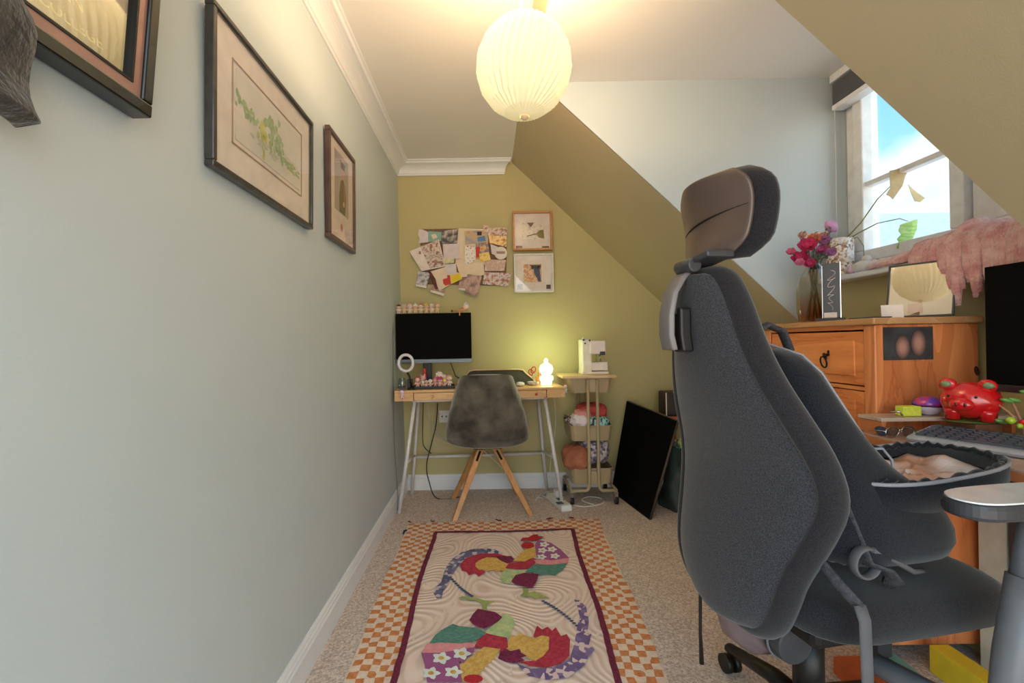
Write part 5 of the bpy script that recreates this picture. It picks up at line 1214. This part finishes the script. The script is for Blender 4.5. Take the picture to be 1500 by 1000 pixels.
mb.loft([[(a_-.008, -.032, z), (a_-.008, .012, z), (a_+.006, .016, z), (a_+.006, -.036, z)] for a_, z in arm], smooth=True); mb.build('headrest_arm', mat('satin_grey_plastic', (118, 112, 114), .35, col2=(110, 104, 106), scale=3, coat=.2), oc, bevel=.003)
mb = MB(KC); mb.loft([[(a_+.006, -.02, z), (a_+.006, .022, z), (a_+.036, .022, z), (a_+.036, -.02, z)] for a_, z in ((.446, 1.125), (.446, 1.06), (.452, 1.02))], smooth=False); mb.build('height_slider', m_black, oc, bevel=.006)
mb = MB(KC); mb.loft([[(a_+.007, -.006, z), (a_+.007, .010, z), (a_+.017, .010, z), (a_+.017, -.006, z)] for a_, z in arm[:4]], smooth=False); mb.build('slider_track', m_black, oc)
# seat
mb = MB(KC); mb.rbox((.86, 0, .478), (.26, .25, .050), .42); mb.build('seat', m_fab2, oc)
mb = MB(KC); mb.box((.66, -.16, .385), (.98, .16, .430)); mb.build('seat_pan', m_black, oc, bevel=.015)
mb = MB(KC); mb.lathe([(.006, 0), (.012, -.006), (.013, -.014)], (.80, .163, .41), 12, axis='y'); mb.build('bolt', m_chrome, oc)
# mechanism and back carrier
mb = MB(KC); mb.tube([(.585, 0, .44), (.583, 0, .40), (.598, 0, .36), (.64, 0, .325), (.72, 0, .315)], [.026, .032, .038, .040, .038], 14, flat=(1, 1.0)); mb.build('back_carrier', mat('satin_mauve_grey', (112, 94, 98), .3, coat=.4), oc)
mb = MB(KC); mb.lathe([(.045, -.08), (.048, 0), (.045, .08)], (.69, .0, .345), 22, axis='y'); mb.build('pivot_housing', m_dgrey, oc, bevel=.004)
mb = MB(KC); mb.ring([(.69+.049*math.cos(q_), .05, .345+.049*math.sin(q_)) for q_ in [i*PI/12 for i in range(24)]], .003, 6); mb.build('pivot_collar', m_grey, oc)
mb = MB(KC); mb.tube([(.56, -.07, .41), (.555, -.072, .395), (.553, -.072, .30), (.554, -.07, .22)], [.006, .004, .004, .006], 8); mb.build('tension_lever', m_black, oc)
mb = MB(KC); mb.tube([(.80, 0, .39), (.80, 0, .30)], .026, 16); mb.tube([(.80, 0, .31), (.80, 0, .13)], .034, 16); mb.build('gas_lift', m_black, oc)
for k in range(5):
    a_ = math.radians(56+72*k); d = Vector((math.cos(a_), math.sin(a_), 0)); c = Vector((.80, 0, 0))
    lg = MB(KC).tube([c+Vector((0, 0, .125)), c+d*.12+Vector((0, 0, .12)), c+d*.30+Vector((0, 0, .075))], [.030, .026, .018], 10, flat=(1, .8)).build('base_leg', m_black, oc)
    mb = MB(KC); e = c+d*.30
    for s in (-1, 1):
        nrm_ = Vector((-d.y, d.x, 0)); mb.tube([e+nrm_*s*.006+Vector((0, 0, .0285)), e+nrm_*s*.022+Vector((0, 0, .0285))], .0275, 16)
    mb.build('castor', m_black, lg)
# armrests
for s in (1, -1):
    w0 = .335*s
    ap = MB(KC); 
    pts = [(.775, -.018), (.80, -.042), (.86, -.050), (1.02, -.046), (1.045, -.02), (1.045, .02), (1.02, .046), (.86, .050), (.79, .042), (.77, .012)]
    pts = [(p_.x, p_.y) for p_ in smooth_loop([(a_, w_, 0) for a_, w_ in pts], 2)]; ap.prism([(a_, w0+w_*s, .728) for a_, w_ in pts], (0, 0, .030)); pad = ap.build('armrest', m_dgrey, oc, bevel=.008)
    ap = MB(KC); ap.prism([(a_*.985+.0145, w0+w_*s*.9, .7582) for a_, w_ in pts], (0, 0, .003)); ap.build('armrest_top', mat('pale_grey_pad', (236, 238, 242), .25, coat=.3), pad)
    ps_ = MB(KC).tube([(.97, w0, .727), (.935, w0, .58)], .026, 18).build('armrest_post', m_grey, oc)
    MB(KC).tube([(.94, w0, .60), (.905, w0, .46), (.885, w0, .37), (.85, w0*.85, .335), (.80, w0*.5, .35)], [.031, .031, .030, .026, .022], 16).build('armrest_sleeve', m_grey, ps_)
# ------------------------------------------------------------------ backpack on the seat
m_bp = fabric('black_canvas', (38, 40, 48), (20, 21, 27)); m_bp2 = mat('black_webbing', (70, 70, 76), .8, col2=(50, 50, 56), scale=120, bump=.4)
m_pipe = mat('grey_piping', (150, 150, 160), .5)
bpk = thing('backpack', 'open black backpack slumped on the office chair seat', 'backpack', C0+FW*.83+Vector((0, 0, .53)))
# back panel: tall slab leaning on chair back
def bring(z, a, w, t, lump=0):
    n = 30; o = []
    for k in range(n):
        q_ = 2*PI*k/n
        def pw(v, e): return math.copysign(abs(v)**e, v)
        d = 1+lump*math.sin(5*q_+z*40)
        o.append((a+t*pw(math.cos(q_), .6)*d, .035*max(0, (.9-z)/.35)+w*pw(math.sin(q_), .6)*d, z))
    return o
sec = [(.545, .85, .165, .16), (.60, .855, .19, .19), (.66, .845, .19, .18), (.71, .815, .18, .15), (.76, .785, .17, .105), (.82, .752, .165, .080), (.90, .715, .155, .064), (.97, .685, .14, .054), (1.01, .665, .115, .044), (1.03, .655, .07, .025)]
mb = MB(KC); mb.loft([bring(z, a_, w_, t_, .012) for z, a_, w_, t_ in sec]); mb.build('main_body', m_bp, bpk, sub=1)
edge = [(a_+t_*.84, w_*.85, z) for z, a_, w_, t_ in sec[3:-1]]
mb = MB(KC); mb.tube([(x, y, z) for x, y, z in edge]+[(.665, .04, 1.036), (.665, -.04, 1.036)]+[(x, -y, z) for x, y, z in edge[::-1]], .0028, 6); mb.build('zip_piping', m_pipe, bpk)
mb = MB(KC); mb.tube([(.650, .0, 1.03), (.662, .0, 1.066), (.70, .0, 1.082), (.742, .0, 1.066), (.762, .0, 1.02), (.755, .0, .985)], .010, 8, flat=(1.5, .7)); mb.build('top_handle', m_bp2, bpk)
# open lid hanging to the right over the seat front
def lidring(s, off, zz): pass
mb = MB(KC)
LA, LW, LE, LF = .955, .115, .195, .120
def pw_(v, e): return math.copysign(abs(v)**e, v)
lid = []
for k in range(36):
    q_ = 2*PI*k/36
    x = LA+LE*pw_(math.cos(q_), .75); y = LW+LF*pw_(math.sin(q_), .65)
    z = .738+.035*(x-LA+.19)/.38
    lid.append((x, y, z))
def sh_(f, dz, wob=0): return [((x-LA)*f+LA, (y-LW)*f+LW, z+dz+wob*math.sin(x*70+y*40)) for x, y, z in lid]
inner, inner2, outer, outer2 = sh_(.93, -.002), sh_(.80, -.020, .006), sh_(1.0, -.04), sh_(.75, -.075)
mb.loft([inner2, inner, lid, outer, outer2], cap=False); mb.f([mb.v(p) for p in outer2]); mb.build('lid', m_bp, bpk)
m_lin = mat('silver_tan_lining', (232, 234, 242), .22, .1, col2=(206, 156, 130), scale=7, bump=.5, bscale=22, detail=2)
mb = MB(KC)
def linf(i, j):
    q_ = 2*PI*i; p = inner2[int(round(i*36)) % 36]; r_ = j
    return (LA+(p[0]-LA)*r_*1.08, LW+(p[1]-LW)*r_*1.08, p[2]*r_+(1-r_)*.735+.010*math.sin(r_*9+q_*3)*(1-r_*.6)-.004)
mb.grid(linf, 36, 10); mb.build('lid_lining', m_lin, bpk)
mb = MB(KC); mb.ring([Vector((x, y, z+.002)) for x, y, z in lid], .0042, 6); mb.build('lid_zip', m_pipe, bpk)
mb = MB(KC); random.seed(3); rf_ = []
for k in range(120):
    t_ = k/120*36; p = Vector(lid[int(t_) % 36]).lerp(Vector(lid[(int(t_)+1) % 36]), t_ % 1)
    rf_.append(((p.x-LA)*.94+LA, (p.y-LW)*.93+LW, p.z+.004*math.sin(k*1.9)+.002*math.sin(k*.7)))
mb.ring(rf_, .0065, 6); mb.build('ruffled_seam', m_bp, bpk)
# straps
mb = MB(KC); mb.tube([(.70, .17, .75), (.73, .185, .65), (.745, .20, .585), (.775, .215, .575), (.80, .21, .55), (.79, .20, .535)], [.010, .010, .011, .012, .011, .006], 8, flat=(1.6, .5)); mb.build('side_strap', m_bp2, bpk)
lpz = [(.735+.030*math.cos(q_), .205, .590+.030*math.sin(q_)) for q_ in [PI*.35+i*PI/10*1.25 for i in range(13)]]
mb = MB(KC); mb.tube(lpz, .0085, 8, flat=(1.3, .5)); mb.tube([lpz[0], (.80, .205, .590), (.86, .20, .556), (.90, .19, .548)], .006, 6); mb.build('strap_loop', mat('grey_webbing', (96, 94, 98), .8), bpk)
mb = MB(KC); mb.tube([(.655, .262, .545), (.655, .272, .52), (.655, .275, .40), (.66, .275, .25)], .014, 8, flat=(.35, 1)) ; mb.build('hanging_strap', mat('grey_webbing', (96, 94, 98), .8), bpk)
mb = MB(KC); mb.tube([(.62, .19, .62), (.64, .235, .57), (.655, .262, .54)], .010, 8, flat=(.5, 1.2)); mb.build('hip_strap', m_bp2, bpk)
mb = MB(KC); mb.tube([(.86, .165, .745), (.875, .150, .775), (.86, .142, .80), (.835, .14, .80)], .003, 6); mb.tube([(.845, .156, .745), (.87, .166, .715), (.905, .168, .695), (.925, .162, .69)], [.004, .005, .005, .003], 6); mb.build('zip_pull_cord', m_pipe, bpk)
# ------------------------------------------------------------------ rug
def rq(x, y): return onZ(500+x/3.0612, 740+y/3.0612, .006)
TLr, TRr = Vector((-.478, 2.655)), Vector((.630, 2.675))
BLr, BRr = Vector((-.462, 1.0)), Vector((.505, .97))
def rug_xy(s, t):
    a_ = lerp(TLr, BLr, t); b_ = lerp(TRr, BRr, t); p = lerp(a_, b_, s)
    p = Vector((p.x+.006*math.sin(t*11+s*2)+(.004*math.sin(t*31) if s in (0, 1) else 0), p.y+.006*math.sin(s*9)))
    return p
nu, nv = 33, 58; NB = 5
def rmi(i, j):
    b_ = min(i, nu-1-i, j, nv-1-j)
    if b_ < NB: return 0 if (i+j) % 2 else 1
    if b_ == NB: return 2 if False else 3
    return 3
mrw = mat('rug_white_check', (240, 222, 206), .95, col2=(230, 206, 188), scale=60, bump=.5, bscale=200)
mro = mat('rug_orange_check', (222, 148, 96), .95, col2=(206, 122, 66), scale=60, bump=.5, bscale=200)
mrm = mat('rug_maroon_band', (138, 44, 78), .95, col2=(104, 28, 54), scale=110, bump=.8, bscale=200)
mrc = bpy.data.materials.new('rug_cream_swirl'); mrc.use_nodes = True; nt = mrc.node_tree; N = nt.nodes; L = nt.links; bs = N['Principled BSDF']
tcn = N.new('ShaderNodeTexCoord'); nz = N.new('ShaderNodeTexNoise'); nz.inputs['Scale'].default_value = 3.2; nz.inputs['Detail'].default_value = 0; L.new(tcn.outputs['Object'], nz.inputs['Vector'])
mu = N.new('ShaderNodeMath'); mu.operation = 'MULTIPLY'; mu.inputs[1].default_value = 26*2*PI*.9; L.new(nz.outputs['Fac'], mu.inputs[0])
sn = N.new('ShaderNodeMath'); sn.operation = 'SINE'; L.new(mu.outputs[0], sn.inputs[0])
rp = N.new('ShaderNodeValToRGB'); rp.color_ramp.elements[0].position = .0; rp.color_ramp.elements[1].position = .9; rp.color_ramp.elements[0].color = lin((238, 216, 204)); rp.color_ramp.elements[1].color = lin((224, 196, 184))
L.new(sn.outputs[0], rp.inputs['Fac']); L.new(rp.outputs['Color'], bs.inputs['Base Color']); bs.inputs['Roughness'].default_value = .95
bpn = N.new('ShaderNodeBump'); bpn.inputs['Strength'].default_value = .4; bpn.inputs['Distance'].default_value = .003; L.new(sn.outputs[0], bpn.inputs['Height']); L.new(bpn.outputs['Normal'], bs.inputs['Normal'])
cols = [mrw, mro, mrm, mrc, mat('rug_red', (206, 44, 52), .95, col2=(176, 32, 44), scale=70, bump=.6), mat('rug_crimson', (200, 62, 84), .95, col2=(172, 44, 66), scale=70, bump=.6), mat('rug_yellow', (236, 196, 112), .95, col2=(216, 168, 84), scale=70, bump=.6),
        mat('rug_plum', (140, 40, 88), .95, col2=(112, 30, 66), scale=70, bump=.6), mat('rug_green', (112, 164, 148), .95, col2=(80, 130, 122), scale=60, bump=.6, stretch=(1, 4, 1)), mat('rug_pale_green', (202, 210, 150), .95, col2=(160, 186, 140), scale=40),
        mat('rug_mauve', (166, 92, 146), .95), mat('rug_pink', (232, 160, 164), .95, col2=(222, 140, 150), scale=50), blotch('rug_feather_violet', [(112, 92, 138), (136, 116, 160), (226, 200, 200), (120, 98, 146)], 55, .95, 'voronoi'),
        mat('rug_olive', (176, 184, 118), .95, col2=(150, 162, 96), scale=50), mat('rug_daisy', (236, 240, 238), .95), mat('rug_navy', (92, 98, 128), .95), blotch('rug_feather_blue', [(108, 104, 140), (90, 88, 124), (206, 190, 196), (126, 122, 156)], 55, .95, 'voronoi')]
mb = MB(); jit = {}
random.seed(11)
def rugp(u_, v_):
    i, j = round(u_*nu), round(v_*nv)
    p = rug_xy(u_, v_)
    if 0 < i < nu and 0 < j < nv: p = p+Vector((random.uniform(-.0035, .0035), random.uniform(-.0035, .0035)))
    lift = .005+.002*math.sin(i*.9+j*.5)
    if i in (0, nu) or j in (0, nv): lift = .004
    return (p.x, p.y, lift)
mb.grid(rugp, nu, nv, rmi, smooth=False)
for i in range(nu+1):     # underside skirt
    pass
# maroon inner band
def band(s0, t0, s1, t1, n_=30):
    L_ = []; 
    for k in range(n_+1):
        q_ = k/n_; s = lerp(s0, s1, q_); t = lerp(t0, t1, q_); p = rug_xy(s, t)
        j_ = .0015*random.uniform(-1, 1)
        if abs(s1-s0) > abs(t1-t0): L_.append(((p.x, p.y-.011+j_, .0085), (p.x, p.y+.011+j_, .0085)))
        else: L_.append(((p.x-.011+j_, p.y, .0085), (p.x+.011+j_, p.y, .0085)))
    V = [(mb.v(a_), mb.v(b_)) for a_, b_ in L_]
    for (a_, b_), (c_, d_) in zip(V, V[1:]): mb.f([a_, b_, d_, c_], 2)
sa, ta = NB/nu, NB/nv
band(sa, ta, 1-sa, ta); band(sa, 1-ta, 1-sa, 1-ta); band(sa, ta, sa, 1-ta, 60); band(1-sa, ta, 1-sa, 1-ta, 60)
# roosters (applique motif traced flat on the rug)
def motif(pl, mi, h):
    vs = [rq(*p) for p in pl]
    mb.f([mb.v((v_.x, v_.y, h)) for v_ in vs], mi)
    # stitched outline thickness
def blob(cx, cy, rx, ry, mi, h, n_=12, petal=0):
    motif([(cx+rx*(1+petal*math.cos(5*q_))*math.cos(q_), cy+ry*(1+petal*math.cos(5*q_))*math.sin(q_)) for q_ in [i*2*PI/n_ for i in range(n_)]], mi, h)
Z = [.0088+.0004*k for k in range(12)]
motif([(725, 218), (690, 200), (650, 194), (590, 198), (540, 212), (500, 240), (475, 270), (462, 300), (448, 345), (422, 370), (414, 398), (428, 420), (450, 418), (456, 390), (475, 360), (495, 320), (525, 272), (570, 238), (640, 220), (700, 226)], 16, Z[0])
motif([(770, 238), (700, 218), (620, 218), (560, 238), (532, 268), (540, 296), (560, 300), (572, 316), (598, 308), (618, 322), (648, 300), (612, 282), (600, 262), (640, 240), (700, 238)], 5, Z[1])
motif([(600, 275), (612, 252), (650, 236), (700, 238), (752, 262), (738, 300), (715, 294), (700, 302), (682, 292), (655, 298), (640, 290), (618, 292)], 6, Z[2])
motif([(690, 232), (762, 230), (782, 250), (745, 264), (712, 250)], 7, Z[3])
motif([(735, 285), (752, 262), (800, 255), (850, 235), (876, 245), (860, 285), (800, 290), (760, 288)], 5, Z[4])
motif([(770, 252), (800, 222), (830, 198), (878, 188), (886, 215), (862, 238), (840, 246), (822, 256)], 6, Z[5])
motif([(868, 182), (880, 158), (940, 172), (982, 200), (1022, 240), (1010, 250), (940, 252), (880, 247), (872, 215)], 10, Z[6])
motif([(862, 250), (900, 246), (940, 252), (1020, 240), (1016, 268), (940, 272), (880, 267)], 11, Z[7])
motif([(800, 165), (812, 150), (838, 148), (860, 136), (880, 134), (884, 142), (910, 145), (885, 156), (858, 165), (830, 162)], 4, Z[8])
blob(836, 184, 29, 15, 4, Z[9])
for c_ in ((910, 180), (902, 207), (945, 202), (958, 232), (898, 236)):
    blob(c_[0], c_[1], 19, 11, 14, Z[8], 20, .25); blob(c_[0], c_[1], 7, 4, 6, Z[9])
motif([(822, 305), (862, 270), (940, 272), (1012, 263), (1000, 285), (985, 300), (960, 318), (920, 312), (890, 318), (850, 306)], 8, Z[8])
motif([(710, 332), (722, 302), (745, 288), (800, 296), (832, 300), (820, 315), (775, 328), (760, 350), (748, 358), (722, 350)], 9, Z[5])
motif([(762, 345), (782, 318), (820, 308), (886, 314), (876, 345), (858, 375), (820, 370), (775, 357)], 7, Z[9])
motif([(812, 375), (838, 376), (840, 395), (866, 388), (930, 418), (935, 424), (880, 418), (868, 428), (850, 410), (830, 416), (798, 410), (816, 396)], 13, Z[4])
for k in range(12):
    q_ = k/11; blob(lerp(488, 585, q_), lerp(325, 408, q_)+12*math.sin(q_*3)*.6, 8, 5, 15, Z[1], 8)
for k in range(14):
    q_ = k/13; blob(lerp(905, 1056, q_), lerp(432, 542, q_)-14*math.sin(q_*PI)*.6, 9, 5, 15, Z[1], 8)
motif([(785, 712), (850, 735), (950, 730), (1025, 690), (1046, 620), (1056, 560), (1068, 500), (1060, 460), (1044, 425), (1070, 428), (1098, 458), (1110, 520), (1102, 590), (1124, 570), (1112, 620), (1136, 650), (1108, 680), (1090, 720), (1020, 775), (920, 786), (840, 768)], 12, Z[0])
motif([(860, 590), (878, 542), (900, 560), (925, 548), (945, 565), (962, 550), (985, 590), (1010, 580), (1026, 605), (1022, 680), (985, 712), (920, 732), (850, 725), (795, 705), (870, 700), (930, 650), (925, 595), (890, 600)], 5, Z[1])
motif([(745, 630), (760, 585), (790, 590), (800, 572), (830, 590), (870, 598), (900, 586), (932, 594), (930, 650), (905, 680), (870, 702), (800, 672), (745, 655)], 6, Z[2])
motif([(702, 692), (712, 662), (730, 645), (760, 658), (800, 648), (806, 665), (832, 680), (805, 688), (825, 700), (770, 712), (735, 706)], 7, Z[3])
motif([(590, 650), (612, 610), (650, 578), (700, 590), (742, 595), (748, 640), (715, 662), (690, 648), (650, 665), (625, 640)], 5, Z[4])
motif([(528, 720), (560, 700), (590, 680), (640, 640), (700, 648), (716, 648), (690, 690), (655, 720), (620, 762), (560, 800), (540, 790)], 6, Z[5])
motif([(358, 665), (440, 668), (540, 652), (600, 642), (592, 665), (562, 690), (550, 715), (528, 705), (542, 800), (384, 800), (374, 720)], 10, Z[6])
motif([(358, 668), (384, 628), (450, 622), (580, 622), (602, 640), (520, 656), (430, 668)], 11, Z[7])
motif([(394, 625), (420, 590), (448, 566), (500, 538), (530, 548), (602, 555), (650, 578), (615, 608), (540, 626), (450, 622)], 8, Z[8])
motif([(640, 576), (690, 535), (720, 498), (740, 490), (768, 505), (780, 535), (765, 565), (750, 600), (700, 590)], 9, Z[5])
motif([(573, 522), (592, 492), (612, 470), (690, 485), (722, 508), (700, 530), (640, 560), (598, 545)], 7, Z[9])
motif([(655, 480), (652, 450), (692, 432), (665, 432), (640, 430), (610, 420), (540, 412), (525, 420), (575, 430), (600, 428), (632, 450), (630, 475)], 13, Z[4])
for c_ in ((448, 692), (502, 755), (402, 760), (540, 672)):
    blob(c_[0], c_[1], 36, 24, 14, Z[8], 20, .25); blob(c_[0], c_[1], 14, 9, 6, Z[9])
blob(592, 786, 44, 20, 4, Z[9])
rug = mb.build('rug', cols, loc=(0, 1.8, 0), recalc=False); tag(rug, 'cream rug with two embroidered roosters and orange checked border', 'rug')
mb = MB()
mb.prism([(TLr.x, TLr.y, .001), (TRr.x, TRr.y, .001), (BRr.x, BRr.y, .001), (BLr.x, BLr.y, .001)], (0, 0, .0022)); mb.build('backing', mrw, rug)
mb = MB(); random.seed(9)
for k in range(46):
    s = (k+.5)/46; p = rug_xy(s, 0); mb.tube([(p.x, p.y, .006), (p.x+random.uniform(-.006, .006), p.y+.018, .004), (p.x+random.uniform(-.01, .01), p.y+.03, .003)], .0016, 4)
mb.build('fringe', mrw, rug)
for k, (s, cl) in enumerate(((.01, mrm), (.12, mrm), (.47, mrm), (.74, mrm), (.86, mrm))):
    p = rug_xy(s, 0); mb = MB()
    for q_ in range(5): mb.tube([(p.x, p.y+.012, .008), (p.x+random.uniform(-.02, .02), p.y+.02+random.uniform(-.01, .015), .007)], .003, 5)
    mb.build('tassel', cl, rug)
p = rug_xy(0, .06); mb = MB(); mb.tube([(p.x-.002, p.y, .008), (p.x-.012, p.y-.02, .012), (p.x-.014, p.y-.045, .006)], [.004, .006, .004], 6); mb.build('corner_tassel', mat('dark_green_yarn', (40, 52, 50), .9), rug)
# ------------------------------------------------------------------ world (daylight sky with thin cloud, added warm fill light behind the camera)
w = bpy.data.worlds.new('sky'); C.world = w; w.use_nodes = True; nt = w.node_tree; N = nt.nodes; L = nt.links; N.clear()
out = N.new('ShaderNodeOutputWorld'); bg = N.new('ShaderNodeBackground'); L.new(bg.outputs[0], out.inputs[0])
tcn = N.new('ShaderNodeTexCoord'); sp = N.new('ShaderNodeSeparateXYZ'); L.new(tcn.outputs['Generated'], sp.inputs[0])
r = N.new('ShaderNodeValToRGB'); e = r.color_ramp.elements; e[0].position = .0; e[0].color = lin((238, 238, 236)); e[1].position = .62; e[1].color = lin((86, 160, 212))
x = e.new(.16); x.color = lin((232, 244, 250)); x = e.new(.30); x.color = lin((140, 198, 230))
L.new(sp.outputs['Z'], r.inputs['Fac'])
nz = N.new('ShaderNodeTexNoise'); nz.inputs['Scale'].default_value = 6; nz.inputs['Detail'].default_value = 5; L.new(tcn.outputs['Generated'], nz.inputs['Vector'])
cr = N.new('ShaderNodeValToRGB'); cr.color_ramp.elements[0].position = .5; cr.color_ramp.elements[1].position = .72; L.new(nz.outputs['Fac'], cr.inputs['Fac'])
mx = N.new('ShaderNodeMix'); mx.data_type = 'RGBA'; L.new(cr.outputs['Color'], mx.inputs[0]); L.new(r.outputs['Color'], mx.inputs[6]); mx.inputs[7].default_value = (.95, .96, .98, 1)
tm = N.new('ShaderNodeMix'); tm.data_type = 'RGBA'; tm.blend_type = 'MULTIPLY'; tm.inputs[7].default_value = (1, .90, .78, 1)  # warm tint for the added fill half of the world
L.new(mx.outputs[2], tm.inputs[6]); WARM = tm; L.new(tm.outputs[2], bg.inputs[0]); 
by = N.new('ShaderNodeMapRange'); by.inputs[1].default_value = .15; by.inputs[2].default_value = -.75; by.inputs[3].default_value = 0; by.inputs[4].default_value = 1; by.interpolation_type = 'SMOOTHSTEP'  # invented brighter half behind the camera, added to fill the room
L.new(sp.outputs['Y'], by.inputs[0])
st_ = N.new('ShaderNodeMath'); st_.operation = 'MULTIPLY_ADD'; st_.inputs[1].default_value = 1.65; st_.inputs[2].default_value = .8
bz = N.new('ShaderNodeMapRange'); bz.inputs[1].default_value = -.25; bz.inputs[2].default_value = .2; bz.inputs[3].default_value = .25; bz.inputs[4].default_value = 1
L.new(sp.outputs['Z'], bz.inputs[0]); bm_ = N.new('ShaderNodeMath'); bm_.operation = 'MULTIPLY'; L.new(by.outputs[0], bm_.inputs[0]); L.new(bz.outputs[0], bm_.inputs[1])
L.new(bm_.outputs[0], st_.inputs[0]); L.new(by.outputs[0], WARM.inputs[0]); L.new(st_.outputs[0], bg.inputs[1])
# ------------------------------------------------------------------ camera
cam = bpy.data.cameras.new('camera'); co = bpy.data.objects.new('camera', cam); COL.objects.link(co)
cam.lens = F/1500*36; cam.sensor_width = 36; cam.clip_start = .02
cam.shift_x = (750-VX)/1500; cam.shift_y = (VY-500)/1500
co.matrix_world = Matrix.Translation((0, 0, EYE)) @ Matrix.Rotation(PI/2, 4, 'X') @ Matrix.Rotation(-ROLL, 4, 'Z')
C.camera = co
C.view_settings.view_transform = 'Standard'; C.view_settings.look = 'None'; C.view_settings.gamma = 1; C.view_settings.use_curve_mapping = False
C.view_settings.exposure = 1.12
C.cycles.max_bounces = 10; C.cycles.diffuse_bounces = 6; C.cycles.transparent_max_bounces = 24
C.cycles.sample_clamp_indirect = 4
# labels only on top-level things
for o in bpy.data.objects:
    if o.parent is not None:
        for k in ('category', 'label', '_o'):
            if k in o: del o[k]
    elif '_o' in o: del o['_o']
